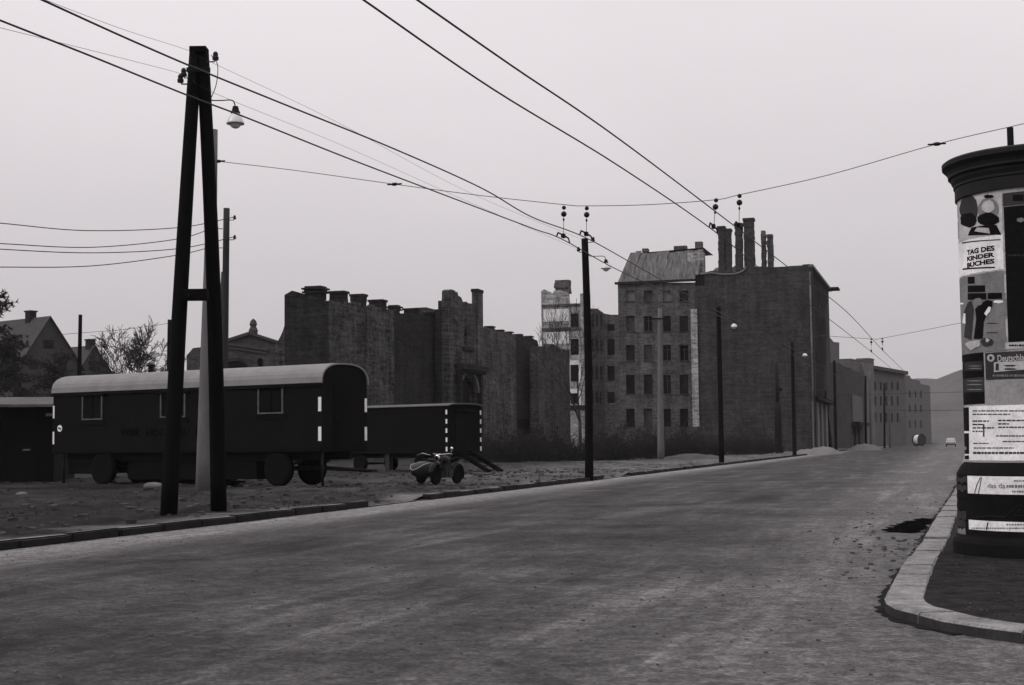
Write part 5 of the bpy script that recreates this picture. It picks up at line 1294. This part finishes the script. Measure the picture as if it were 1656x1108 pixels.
# telephone wires to the left
for i, (lb, pp) in enumerate((('topmost telephone wire at the left', [(-120, 352), (0, 361), (140, 373), (290, 368)]), ('second telephone wire from the top at the left', [(-120, 388), (0, 394), (150, 400), (290, 386)]),
                ('third telephone wire from the top at the left', [(-120, 394), (0, 403), (150, 409), (290, 402)]), ('lowest telephone wire at the left', [(-120, 430), (0, 432), (150, 430), (290, 412)]))):
    pts = [P(a, b, 44 + 9.9 * (a / 365)) for a, b in pp] + [tp_ins[i]]
    wire(lb, pts, .016, 'telephone_wire', group='telephone wires')
wire('faint wire between the two thin poles beside the bare tree', [P(100, 541, 75.5), P(129, 538.5, 75.9), P(200, 533, 78), P(273, 523, 79.8)], .012, 'telephone_wire', k=4)
# lamp feed wires from pole to pole
fy = qa.y
wire('upper lamp feed wire from the double pole to the next pole', [P(60, -5, fy - 10), P(200, 48, fy - 4), P(306, 82, fy), P(338, 99, fy + .1), P(550, 200, fy + 8), P(760, 312, fy + 16), P(948, 390, p95.location.y)], .0035, 'feed_wire', k=5, group='lamp feed wires')
wire('lower lamp feed wire from the double pole to the next pole', [P(-20, 40, fy - 8), P(200, 95, fy - 4), P(306, 124, fy), P(345, 150, fy + .2), P(560, 238, fy + 8), P(770, 332, fy + 16), P(940, 405, p95.location.y)], .0035, 'feed_wire', k=5, group='lamp feed wires')

# ------------------------------------------------------------------ advertising column
cc = P(1692, 800, 15.35); CCX, CCY = cc.x, 15.35
col = thing('advertising_column', 'round advertising column plastered with posters on the kerb corner', 'advertising column', (CCX, CCY, oz - .014))
zo = oz - .014
def cyl(px, py, R):
    """angle and height on the column's surface seen at that pixel"""
    d = ray(px, py); ex, ey = -CCX, -CCY
    a = d.x * d.x + d.y * d.y; b = 2 * (d.x * ex + d.y * ey); c = ex * ex + ey * ey - R * R
    D_ = max(0, b * b - 4 * a * c); t = (-b - math.sqrt(D_)) / (2 * a)
    x, y_, z = d.x * t, d.y * t, CAMH + d.z * t
    return math.atan2(y_ - CCY, x - CCX) % 6.28318530718, z - zo
def zc_(py): return cyl(1640, py, .82)[1]
m_colk = mat('column_cement', 0.008, 0.9, 0.45, 2.0, 25, 0.25, 0.06)
m_cold = mat('column_iron', 0.012, 0.7, 0.45, 3.0, 25, 0.2, 0.15)
RB = .812
Z = lambda y_: (709.5 - y_) / 150.0 + 1.3 - zo
MB().lathe([(0, 0), (.975, 0), (.975, .13), (.955, .17), (.93, .19), (.92, .21)], 96, smooth=False).build('plinth', m_colk, col)
MB().lathe([(.915, .212), (.915, Z(766)), (.90, Z(762)), (.86, Z(752)), (.835, Z(748))], 96).build('base_drum', m_colk, col)
MB().lathe([(RB, Z(747.5)), (RB, Z(319))], 96).build('drum', mat('old_paper_drum', .30, .9, .35, 2.5, 25, .15), col)
MB().lathe([(.838, Z(318.5)), (.838, Z(299)), (.85, Z(298)), (.85, Z(294)), (.872, Z(288)), (.878, Z(284)), (.905, Z(281)), (.905, Z(277)), (.92, Z(272)), (.945, Z(268)), (.965, Z(265)), (.968, Z(258)), (.94, Z(255)), (.4, Z(248)), (0, Z(247))], 96).build('cornice', m_cold, col)
pa, pz = cyl(1621, 240, .84)
MB().lathe([(0, 0), (.035, 0), (.035, .22), (.0, .23)], 10, (math.cos(pa) * .62, math.sin(pa) * .62, Z(250))).build('top_pipe', m_iron, col)
lay = [0]
def patch(name, x0, x1, y0, y1, R, mats, lift=.004, parent=None, th1=None, tear=0, nz=1):
    """paper glued round the drum between two picture columns / rows"""
    a0, a1 = cyl(x0, (y0 + y1) / 2, R)[0], cyl(x1, (y0 + y1) / 2, R)[0] if th1 is None else th1
    ya = cyl((x0 + min(x1, 1656)) / 2, y0, R)[1]; yb = cyl((x0 + min(x1, 1656)) / 2, y1, R)[1]
    if a1 < a0: a1 += 6.283
    n = max(3, int((a1 - a0) / .05)); r = random.Random(int(x0 * 7 + y0)); vs = []
    for k in (0, 1):
        for i in range(n + 1):
            a = a0 + (a1 - a0) * i / n; rr = R + lift + (0 if k else -.003)
            e0, e1 = r.uniform(-tear, tear), r.uniform(-tear, tear)
            vs += [(rr * math.cos(a), rr * math.sin(a), yb + e0), (rr * math.cos(a), rr * math.sin(a), ya + e1)]
    m = 2 * (n + 1); fs = []
    for i in range(n):
        fs.append((m + 2 * i, m + 2 * i + 2, m + 2 * i + 3, m + 2 * i + 1)); fs.append((2 * i, 2 * i + 1, 2 * i + 3, 2 * i + 2))
        fs.append((2 * i + 1, m + 2 * i + 1, m + 2 * i + 3, 2 * i + 3)); fs.append((2 * i, 2 * i + 2, m + 2 * i + 2, m + 2 * i))
    fs += [(0, m, m + 1, 1), (2 * n, 2 * n + 1, m + 2 * n + 1, m + 2 * n)]
    o = MB().add(vs, fs, False).build(name, mats, parent or col)
    return o
def blob(name, cx, cy, rx, ry, R, mats, lift, parent, n=18, wob=0.0, pts=None):
    """flat printed shape on the curved paper"""
    r = random.Random(int(cx + cy)); vs = []
    src = pts or [(cx + rx * math.cos(6.283 * i / n) * (1 + wob * r.uniform(-1, 1)), cy + ry * math.sin(6.283 * i / n) * (1 + wob * r.uniform(-1, 1))) for i in range(n)]
    rr = R + lift
    ring = []
    for a, b in src:
        t_, z_ = cyl(a, b, R); ring.append((t_, z_))
    bm = bmesh.new(); bv = [bm.verts.new((a, 0, b)) for a, b in ring]
    for t in tessellate_polygon([[Vector((a, b, 0)) for a, b in ring]]):
        try: bm.faces.new([bv[i] for i in t])
        except ValueError: pass
    lo, hi = min(a for a, b in ring), max(a for a, b in ring); c_ = lo + .035
    while c_ < hi:
        bmesh.ops.bisect_plane(bm, geom=bm.verts[:] + bm.edges[:] + bm.faces[:], plane_co=(c_, 0, 0), plane_no=(1, 0, 0)); c_ += .035
    for v in bm.verts: v.co = Vector((rr * math.cos(v.co.x), rr * math.sin(v.co.x), v.co.z))
    me = bpy.data.meshes.new(name); bm.to_mesh(me); bm.free(); me.materials.append(mats)
    return link(name, me, parent)
def print_text(body, x0, x1, y0, y1, R, mats, lift, parent, bold=.0, stretch=True):
    me = text_mesh(body, 1.0, .0006, bold)
    a0, a1 = cyl(x0, (y0 + y1) / 2, R)[0], cyl(x1, (y0 + y1) / 2, R)[0]
    if a1 < a0: a1 += 6.283
    z1, z0 = cyl(min((x0 + x1) / 2, 1656), y0, R)[1], cyl(min((x0 + x1) / 2, 1656), y1, R)[1]
    xs = [v.co.x for v in me.vertices]; ys_ = [v.co.y for v in me.vertices]; mx, Mx, my, My = min(xs), max(xs), min(ys_), max(ys_)
    for v in me.vertices:
        a = a0 + (a1 - a0) * (v.co.x - mx) / (Mx - mx); z_ = z0 + (z1 - z0) * (v.co.y - my) / (My - my); rr = R + lift + v.co.z
        v.co = (rr * math.cos(a), rr * math.sin(a), z_)
    me.materials.append(mats); return link('lettering', me, parent)
rsm = random.Random(12)
def small_print(x0, x1, y0, y1, R, mats, lift, parent):
    x = x0; h = (y1 - y0) / 2; y_ = (y0 + y1) / 2
    while x < x1:
        e = min(x + rsm.uniform(1.2, 4.5), x1); k_ = rsm.uniform(.7, 1)
        blob('print', 0, 0, 0, 0, R, mats, lift, parent, pts=[(x, y_ - h * k_), (e, y_ - h * k_), (e, y_ + h * k_), (x, y_ + h * k_)]); x = e + rsm.uniform(.6, 1.6)
def paper(name, v): return mat(name, v, .9, .34, 3.5, 30, .3, .08)
k_w, k_l, k_m, k_d, k_b = paper('white_paper', .74), paper('old_paper', .40), paper('grey_paper', .17), paper('dark_paper', .035), paper('black_print', .006)
TH = cyl(1655, 600, RB)[0] + .55                                   # papers carry on round the side away from the lens
# illustrated poster at the top: two balloon-like shapes
ps = patch('poster', 1551, 1621.5, 316, 381, RB, k_l, .005); ps['label'] = 'poster with two dark balloon shapes'
blob('print', 1568, 338, 15, 22, RB, k_d, .0075, ps, wob=.08); blob('print', 1567, 356, 14, 11, RB, k_b, .010, ps, wob=.15)
blob('print', 1599, 339, 17, 19, RB, k_m, .0075, ps, wob=.04); blob('print', 1599, 334, 10, 10, RB, k_l, .010, ps, wob=.1); blob('print', 1599, 355, 17, 11, RB, k_b, .0085, ps, wob=.12)
blob('print', 1600, 318, 9, 3, RB, k_b, .010, ps, wob=.25)
blob('print', 0, 0, 0, 0, RB, k_b, .0075, ps, pts=[(1566, 381), (1572, 368), (1590, 365), (1612, 364), (1620, 380)])
blob('print', 0, 0, 0, 0, RB, k_l, .010, ps, pts=[(1577, 374), (1581, 368), (1600, 369), (1602, 378)])
# white text poster
ps = patch('poster', 1550, 1623, 384, 440, RB, k_w, .006, tear=.004); ps['label'] = 'white poster with three lines of black capitals'
blob('print', 0, 0, 0, 0, RB, k_d, .0085, ps, pts=[(1557, 392), (1619, 387), (1619, 388.5), (1557, 394)])
for tx, y0, y1 in (('TAG DES', 400, 408.5), ('KINDER', 411, 418.5), ('BUCHES', 421, 429)): print_text(tx, 1565, 1609, y0, y1, RB, k_b, .0085, ps, .04)
blob('print', 0, 0, 0, 0, RB, k_b, .0085, ps, pts=[(1558, 434.2), (1610, 431.4), (1610, 433.6), (1558, 436.6)])
# grey poster with dark standing figure-like print
ps = patch('poster', 1552, 1626, 442, 570, RB, k_m, .005); ps['label'] = 'grey poster with a dark torn print'
for x0, x1, y0, y1 in ((1566, 1577, 448, 459), (1566, 1594, 462, 473), (1566, 1596, 474.5, 485), (1598, 1621, 474, 484)):
    blob('print', 0, 0, 0, 0, RB, k_b, .0075, ps, pts=[(x0, y0), (x1, y0 - .5), (x1, y1 - .5), (x0, y1)])
blob('print', 0, 0, 0, 0, RB, k_b, .010, ps, pts=[(1576, 548), (1580, 515), (1578, 500), (1586, 492), (1597, 485), (1606, 487), (1605, 497), (1597, 508), (1592, 520), (1590, 548)])
blob('print', 0, 0, 0, 0, RB, k_d, .0085, ps, pts=[(1560, 545), (1563, 520), (1560, 505), (1566, 490), (1572, 486), (1576, 500), (1574, 525), (1572, 550)])
blob('print', 1583, 488, 8, 6, RB, k_m, .012, ps, wob=.1)
blob('print', 0, 0, 0, 0, RB, k_w, .012, ps, pts=[(1593, 507), (1600, 496), (1604, 497), (1602, 504), (1596, 511)])
blob('print', 0, 0, 0, 0, RB, k_w, .012, ps, pts=[(1558, 522), (1560, 507), (1563, 507), (1563, 524)])
blob('print', 0, 0, 0, 0, RB, k_l, .0125, ps, pts=[(1562, 556), (1570, 552), (1586, 550), (1586, 560), (1578, 563), (1572, 567)])
blob('print', 1598, 553, 9, 7, RB, k_d, .011, ps, wob=.3); blob('print', 1598, 550, 3, 3, RB, k_l, .0125, ps, wob=.3)
blob('print', 1555, 491, 5, 1.5, RB, k_w, .0075, ps); blob('print', 1615, 488, 8, 2.4, RB, k_w, .0075, ps, wob=.1)
for yy in (523, 538): blob('print', 1605, yy, 10, .8, RB, k_d, .0075, ps)
# tall black poster to the right
ps = patch('poster', 1627, 1656, 333, 553, RB, k_b, .005, th1=TH); ps['label'] = 'tall black poster reaching round the side'
patch('poster', 1622, 1656, 311, 332, RB, k_d, .005, th1=TH)
for x0, x1, y0, y1 in ((1638, 1655, 315, 325),): blob('print', 0, 0, 0, 0, RB, k_b, .0075, ps, pts=[(x0, y0), (x1, y0), (x1, y1), (x0, y1)])
small_print(1630, 1668, 411.5, 414.5, RB, k_d, .0075, ps)
blob('print', 1650, 356, 6, 4, RB, k_m, .0075, ps, wob=.3)
ps = patch('poster', 1626, 1656, 553.5, 564, RB, k_l, .006, th1=TH); small_print(1632, 1672, 557, 560.5, RB, k_b, .0085, ps)
# dark narrow poster
ps = patch('poster', 1548, 1592, 572, 654, RB, k_b, .005); ps['label'] = 'black narrow poster with grey panels'
blob('print', 0, 0, 0, 0, RB, k_d, .0075, ps, pts=[(1561, 586), (1590, 584), (1590, 599), (1561, 600)])
blob('print', 0, 0, 0, 0, RB, k_d, .0075, ps, pts=[(1559, 613), (1592, 610), (1592, 634), (1559, 635)])
for yy in (592, 596): blob('print', 1578, yy, 11, .7, RB, k_m, .0085, ps)
for yy in (616, 622, 630): blob('print', 1577, yy, 13, .8, RB, k_m, .0085, ps)
for y0, y1 in ((585, 599), (612, 630)): blob('print', 0, 0, 0, 0, RB, k_l, .0075, ps, pts=[(1556, y0), (1558, y0), (1558, y1), (1556, y1)])
# header poster with emblem disc and cursive line
ps = patch('poster', 1594, 1656, 569, 613, RB, k_d, .005, th1=TH); ps['label'] = 'dark header poster with a round emblem'
blob('print', 1603, 579, 6, 6, RB, k_l, .0075, ps); blob('print', 1603, 579, 2.5, 3, RB, k_d, .010, ps)
print_text('Deutschland', 1614, 1668, 573, 584, RB, k_l, .0075, ps, .01)
blob('print', 0, 0, 0, 0, RB, k_l, .0075, ps, pts=[(1608, 586), (1654, 584), (1660, 584), (1660, 598), (1654, 598), (1608, 602)])
blob('print', 0, 0, 0, 0, RB, k_d, .010, ps, pts=[(1611, 588), (1616, 588), (1616, 599), (1611, 599)])
for yy in (591.5, 597): blob('print', 1634, yy, 10, 1.4, RB, k_d, .010, ps, wob=.2)
small_print(1606, 1668, 605.5, 609.5, RB, k_m, .0075, ps)
patch('poster', 1593, 1656, 614, 655, RB, k_m if False else paper('plain_grey_paper', .26), .005, th1=TH)
# large programme sheet
ps = patch('poster', 1553.5, 1656, 656, 745, RB, k_w, .0065, th1=TH, tear=.003); ps['label'] = 'large white programme sheet with a black strip'
for y0, y1 in ((659, 697), (701, 734), (737, 743)): blob('print', 0, 0, 0, 0, RB, k_b, .009, ps, pts=[(1555.5, y0), (1568, y0 - .5), (1568.5, y1), (1555.5, y1)])
blob('print', 1562, 725, 3, 3, RB, k_m, .0115, ps)
rt = random.Random(2)
def text_line(x0, x1, y_, h):
    x = x0
    while x < x1:
        w_ = rt.uniform(3, 8); e = min(x + w_, x1)
        blob('print', 0, 0, 0, 0, RB, k_d, .009, ps, pts=[(x, y_ - h), (e, y_ - h), (e, y_ + h), (x, y_ + h)]); x = e + rt.uniform(.8, 1.6)
for x0, x1, y_, h in ((1574, 1662, 664.5, .9), (1574, 1634, 670, .9), (1574, 1600, 681, 1.1), (1615, 1662, 680, 1.1), (1574, 1592, 686.5, 1.1), (1615, 1632, 685.5, 1.1), (1574, 1608, 692, 1.1), (1615, 1662, 691, 1.1), (1574, 1590, 697.5, 1.1),
                   (1612, 1662, 705, 1.0), (1575, 1600, 717, .8), (1622, 1662, 714, .8), (1576, 1640, 724.5, .9), (1575, 1662, 732.5, 1.7)): text_line(x0, x1, y_, h)
blob('print', 0, 0, 0, 0, RB, k_d, .0115, ps, pts=[(1591, 686), (1593, 686), (1593, 706), (1591, 706)])
# strips on the base drum
RD = .915
ps = patch('poster', 1565.5, 1656, 770.5, 799.5, RD, k_w, .005, th1=TH); ps['label'] = 'white strip with printed lines on the base'
small_print(1640, 1664, 776, 779, RD, k_m, .0075, ps); print_text('das da', 1598, 1626, 781.5, 789.5, RD, k_m, .0075, ps); small_print(1628, 1676, 784, 789, RD, k_m, .0075, ps); small_print(1637, 1668, 793, 797, RD, k_m, .0075, ps)
mtube = lambda pts, R, r: MB().tube([(lambda t: ((R + .008) * math.cos(t[0]), (R + .008) * math.sin(t[0]), t[1]))(cyl(a, b, R)) for a, b in pts], r, 5)
mtube([(1577, 798), (1580, 786), (1586, 773), (1588, 772), (1587, 780), (1583, 799)], RD, .004).build('scrawl', k_b, ps)
ps = patch('poster', 1566, 1656, 800.2, 842.5, RD, k_b, .004, th1=TH)
mtube(smooth_line([(1566, 838, 0), (1590, 834, 0), (1625, 836, 0), (1634, 828, 0), (1645, 818, 0), (1653, 815, 0), (1650, 824, 0), (1640, 834, 0), (1655, 834, 0)], 4) and [(1580, 836), (1600, 834), (1626, 836), (1634, 828), (1645, 818), (1653, 816), (1650, 824), (1640, 834), (1655, 834)], RD, .003).build('scrawl', k_d, ps)
ps = patch('poster', 1567.5, 1656, 843.2, 859, RD, k_w, .005, th1=TH); ps['label'] = 'narrow white strip near the column foot'
small_print(1572, 1672, 853, 855.6, RD, k_m, .0075, ps); small_print(1628, 1668, 847, 850, RD, k_m, .0075, ps)
mtube([(1596, 857), (1598.5, 845)], RD, .006).build('scrawl', k_b, ps)
# torn old papers on the turned-away side
rt2 = random.Random(8)
for y0 in range(772, 858, 14):
    patch('torn_paper', 1545.2 + rt2.uniform(0, 1), 1563 + rt2.uniform(-3, 1), y0, y0 + rt2.uniform(7, 12), RD, rt2.choice((k_d, k_m, k_d, k_b)), .004 + rt2.random() * .002, tear=.02)
for y0 in range(325, 560, 34): patch('torn_paper', 1546.5, 1550, y0, y0 + 26, RB, rt2.choice((k_l, k_m, k_l)), .004, tear=.02)

# ------------------------------------------------------------------ small things in the street
# far car
m_car = mat('pale_car_paint', .3, .35, .1, 3, 30, 0, .5)
q = G(1538, 722.5); kk = q.y
car = thing('parked_car', 'small pale car far up the street beside the advertising column', 'car', (q.x, q.y, 0), STREET)
def car_shell(secs, name, m_, z_s=1.0):
    n = len(secs[0]); vs = [v for s_ in secs for v in s_]
    fs = [(i * n + j, i * n + (j + 1) % n, (i + 1) * n + (j + 1) % n, (i + 1) * n + j) for i in range(len(secs) - 1) for j in range(n)] + [tuple(range(n)), tuple((len(secs) - 1) * n + j for j in range(n))[::-1]]
    return MB().add(vs, fs, False).build(name, m_, car)
def ringc(y_, w, z0, z1): return [(-w, y_, z0 + .08), (-w, y_, z1 - .1), (-w * .86, y_, z1), (w * .86, y_, z1), (w, y_, z1 - .1), (w, y_, z0 + .08), (w * .8, y_, z0), (-w * .8, y_, z0)]
car_shell([ringc(-2.0, .68, .4, .75), ringc(-1.85, .78, .32, .9), ringc(-.9, .8, .3, .95), ringc(.9, .8, .3, .95), ringc(1.8, .78, .32, .9), ringc(2.0, .66, .4, .78)], 'body', m_car)
car_shell([ringc(-.95, .70, .92, .98), ringc(-.45, .62, .92, 1.44), ringc(.7, .62, .92, 1.44), ringc(1.3, .68, .92, .98)], 'cabin', m_car)
MB().add([(-.58, -.90, 1.02), (.58, -.90, 1.02), (.52, -.50, 1.38), (-.52, -.50, 1.38)], [(0, 1, 2, 3)]).build('windscreen', m_pane, car)
for x in (-.52, .52):
    MB().lathe([(.11, 0), (.1, -.05), (0, -.06)], 14, (x, -1.96, .68), 'Y').build('headlight', m_chrome, car)
    for y_ in (-1.25, 1.25): wheel(car, (x * 1.35, y_, .3), .3, .16, math.pi / 2)
MB().box(-.76, .76, -2.14, -2.03, .38, .5).build('bumper', m_iron, car)
# cable drum standing by the kerb far up
q = G(1486.5, 721.5, .0); dd = thing('cable_drum', 'big wooden cable drum standing at the kerb far up the street', 'cable drum', (q.x, q.y, 0), STREET + .9)
RDm = 1.15
for y_ in (-.62, .62): MB().lathe([(0, -.06), (RDm, -.06), (RDm, .06), (0, .06)], 26, (0, y_, RDm), 'Y').build('flange', m_wood, dd)
MB().lathe([(RDm * .82, -.55), (RDm * .82, .55)], 26, (0, 0, RDm), 'Y').build('winding', m_enamel, dd)
# sand heaps
def heap(label, px, py, dep, w, dpt, h, seed, mats, name='sand_heap'):
    q = P(px, py, dep); t = MB(); n = 18; vs = []; rng = random.Random(seed)
    for i in range(n + 1):
        for j in range(n + 1):
            x, y_ = (i / n * 2 - 1), (j / n * 2 - 1); r = math.sqrt(x * x + y_ * y_)
            z = h * max(0, (1 - r * r) ** 1.3 if r < 1 else 0) + noise.noise(Vector((x * 3 + seed, y_ * 3, 1))) * .45 * h * max(0, 1 - r) + noise.noise(Vector((x * 9 + seed, y_ * 9, 1))) * .3 * h * max(0, 1 - r)
            vs.append((x * w, y_ * dpt, max(z, 0) - .12))
    fs = [(i * (n + 1) + j, (i + 1) * (n + 1) + j, (i + 1) * (n + 1) + j + 1, i * (n + 1) + j + 1) for i in range(n) for j in range(n)]
    o = t.add(vs, fs, True).build(name, mats, loc=(q.x, q.y, gz(q.x, q.y)), rz=STREET); return tag(o, label, 'heap', 'sand heaps at the kerb')
def heap_at(label, s, t, *a, **k):
    q = st(s, t); pass
q = P(1332, 728, 139); sA, tA = to_st(q)
def heap2(label, px, dep, w, dpt, h, seed, mats=m_sand):
    q = P(px, 720, dep); return heap(label, px, 720, dep, w, dpt, h, seed, mats)
heap2('pale sand heap at the foot of the corner house', 1332, 136, 2.0, 8, .85, 1)
heap2('long low pale sand heap right of the dark pole up the street', 1398, 178, 2.4, 15, .95, 2)
heap2('low pale sand spill just past the thick-footed mast', 1302, 128, 1.5, 5, .5, 3)
heap2('dark earth heap behind the concrete post below the firewall', 1118, 96, 3.0, 3.5, .5, 4, m_rubble)

# gully hole: wet hollow with broken edge beside the right kerb
gp = [G(a, b, .004) for a, b in ((1424, 858), (1440, 853), (1455, 847), (1470, 842), (1488, 838), (1508, 840), (1502, 848), (1496, 857), (1478, 862), (1455, 861), (1440, 862))]
cg = sum((q for q in gp), Vector()) / len(gp)
m_wet = mat('wet_silt', .004, 1.0, .6, 6, 40, .5, .0)
m = MB(); vs = [(q.x - cg.x, q.y - cg.y, .004) for q in [q_ + Vector((noise.noise(q_ * 5.1) * .14, noise.noise(q_ * 4.3 + Vector((7, 0, 0))) * .28, 0)) for q_ in smooth_line(gp + [gp[0]], 8)[:-1]]]
m.add(vs, [tuple(range(len(vs)))]); pd = m.build('puddle', m_wet, loc=(cg.x, cg.y, .002)); tag(pd, 'dark wet silt puddle against the kerb left of the advertising column', 'puddle')
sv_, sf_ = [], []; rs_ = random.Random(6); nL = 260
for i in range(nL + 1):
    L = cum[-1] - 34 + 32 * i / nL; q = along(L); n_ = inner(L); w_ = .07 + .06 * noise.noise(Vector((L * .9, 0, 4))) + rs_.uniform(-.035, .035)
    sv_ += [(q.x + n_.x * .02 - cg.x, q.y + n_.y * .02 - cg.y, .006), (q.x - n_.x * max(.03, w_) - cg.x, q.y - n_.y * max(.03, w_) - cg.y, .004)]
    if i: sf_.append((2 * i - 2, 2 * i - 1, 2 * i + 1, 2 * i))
sl = MB().add(sv_, sf_).build('kerb_foot_shade', mat('foot_shade_tone', .012, .95, .6, 5, 30, .4, .05), loc=(cg.x, cg.y, .002), fix=False); sl['kind'] = 'stuff'; sl['label'] = 'dark painted shade along the foot of the corner kerb'; sl['category'] = 'shade_strip'  # strip painted dark as contact shade where kerb meets road
# crumbs of broken asphalt round it
rg = random.Random(31)
def stone(m, c, r, rng):
    bm_ = []
    for sx in (-1, 1):
        for sy in (-1, 1):
            for sz__ in (-1, 1): bm_.append((c[0] + sx * r * rng.uniform(.5, 1), c[1] + sy * r * rng.uniform(.5, 1), c[2] + sz__ * r * rng.uniform(.35, .7)))
    idx = lambda a, b, c_: (a * 4 + b * 2 + c_)
    m.add(bm_, [(0, 1, 3, 2), (4, 6, 7, 5), (0, 4, 5, 1), (2, 3, 7, 6), (0, 2, 6, 4), (1, 5, 7, 3)])
def scatter(name, label, cat, spots, mats):
    o = Vector(spots[0][0]); m = MB()
    for c, r in spots: stone(m, Vector(c) - o, r, rg)
    ob = m.build(name, mats, loc=o); ob['kind'] = 'stuff'; ob['label'] = label; ob['category'] = cat; return ob
sp = []
for i in range(230):
    px_ = rg.gauss(1450, 55); py_ = rg.gauss(868, 32)
    if py_ < 800: continue
    if 1415 < px_ < 1515 and 832 < py_ < 870: continue
    q = G(px_, py_)
    sp.append(((q.x, q.y, .004), rg.choice((.008, .012, .018, .03))))
for i in range(420):
    q = G(rg.uniform(-20, 1420), 1108 - 300 * rg.random() ** .6)
    s_, t_ = to_st(q)
    if t_ < -.3: sp.append(((q.x, q.y, .003), rg.choice((.006, .008, .011, .016))))
scatter('gravel', 'loose chips and grit scattered on the road', 'gravel', sp, mat('road_chips', .09, .95, .6, 9, 40, .2, .05))
sp = []
for i in range(520):
    q = G(rg.uniform(1480, 1700), rg.uniform(893, 1010), oz); L_ = min(range(len(line)), key=lambda k_: (line[k_] - q).length)
    if (q - line[L_]).length < .42 or q.x < line[L_].x: continue
    sp.append(((q.x, q.y, oz - .010), rg.choice((.004, .005, .007, .012))))
scatter('grit', 'dark grit lying on the corner pavement by the advertising column', 'grit', sp, mat('pavement_grit', .05, .95, .7, 9, 40, .2, .05))
sp = []
for i in range(1500):
    s_ = rg.uniform(13, 60); t_ = rg.uniform(.4, 22) if rg.random() < .7 else rg.uniform(.3, 6)
    q = st(s_, t_); sp.append(((q.x, q.y, vz(s_, t_) + .01), rg.choice((.02, .03, .04, .06, .09))))
scatter('rubble', 'clods and broken brick scattered over the trodden verge', 'rubble', sp, m_rubble)
# dry grass tufts on the verge
mg = MB(); o = st(20, 3)
for i in range(2600):
    s_ = rg.uniform(13, 75); t_ = .5 + 24 * rg.random() ** 1.3
    if noise.noise(Vector((s_ * .25, t_ * .25, 7))) < .02: continue
    c = st(s_, t_, vz(s_, t_)) - o; c.z += 0
    for k_ in range(9):
        d = Vector((rg.uniform(-1, 1), rg.uniform(-1, 1), rg.uniform(.5, 1.6))).normalized() * rg.uniform(.05, .17); b_ = c + Vector((rg.uniform(-.1, .1), rg.uniform(-.1, .1), -.01)); e = Vector((-d.y, d.x, 0)).normalized() * .006
        mg.add([b_ - e, b_ + e, b_ + d], [(0, 1, 2)])
og = mg.build('grass', mat('dry_grass', 0.0238, .95, .4, 3, 20, 0), loc=o, fix=False); og['kind'] = 'stuff'; og['label'] = 'withered grass on the verge between kerb and wagons'; og['category'] = 'grass'
# paper scrap at the foot of the column, pale stone on the verge
q = G(1650, 891, oz)
pp = MB().add([(-.12, -.05, .0), (.02, -.07, .01), (.14, -.02, .05), (.16, .05, .03), (.0, .03, .055), (-.1, .0, .015)], [(0, 1, 4, 5), (1, 2, 3, 4)]).build('paper_scrap', k_w, loc=(q.x, q.y, oz - .008)); tag(pp, 'crumpled white paper scrap at the foot of the advertising column', 'paper')
for lb, a, b, r, vmat in (('pale stone lump in front of the long wagon, left of the double pole', 250, 795, .22, m_conc), ('small pale stone lump on the verge near the plank hut', 35, 802, .12, m_conc)):
    q = G(a, b, .1); m = MB(); m.ball((0, 0, 0), r * 1.4, r, r * .55, 9, 6); ob = m.build('stone', vmat, loc=(q.x, q.y, gz(q.x, q.y) + r * .2)); tag(ob, lb, 'stone')
    for v in ob.data.vertices: v.co *= 1 + .25 * noise.noise(v.co * 6)

# ------------------------------------------------------------------ the air
hb = MB().box(-2600, 2600, -900, 3700, -1.5, 60).build('haze', None)
hb.data.materials.clear()
hm_ = bpy.data.materials.new('haze_air'); hm_.use_nodes = True; t = hm_.node_tree; t.nodes.clear()
pv = t.nodes.new('ShaderNodeVolumePrincipled'); pv.inputs['Color'].default_value = (.93, .90, .92, 1); pv.inputs['Density'].default_value = 0.00013
om = t.nodes.new('ShaderNodeOutputMaterial'); t.links.new(pv.outputs[0], om.inputs['Volume'])
hb.data.materials.append(hm_); hb['kind'] = 'stuff'; hb['label'] = 'thin pale haze filling the street air'; hb['category'] = 'haze'
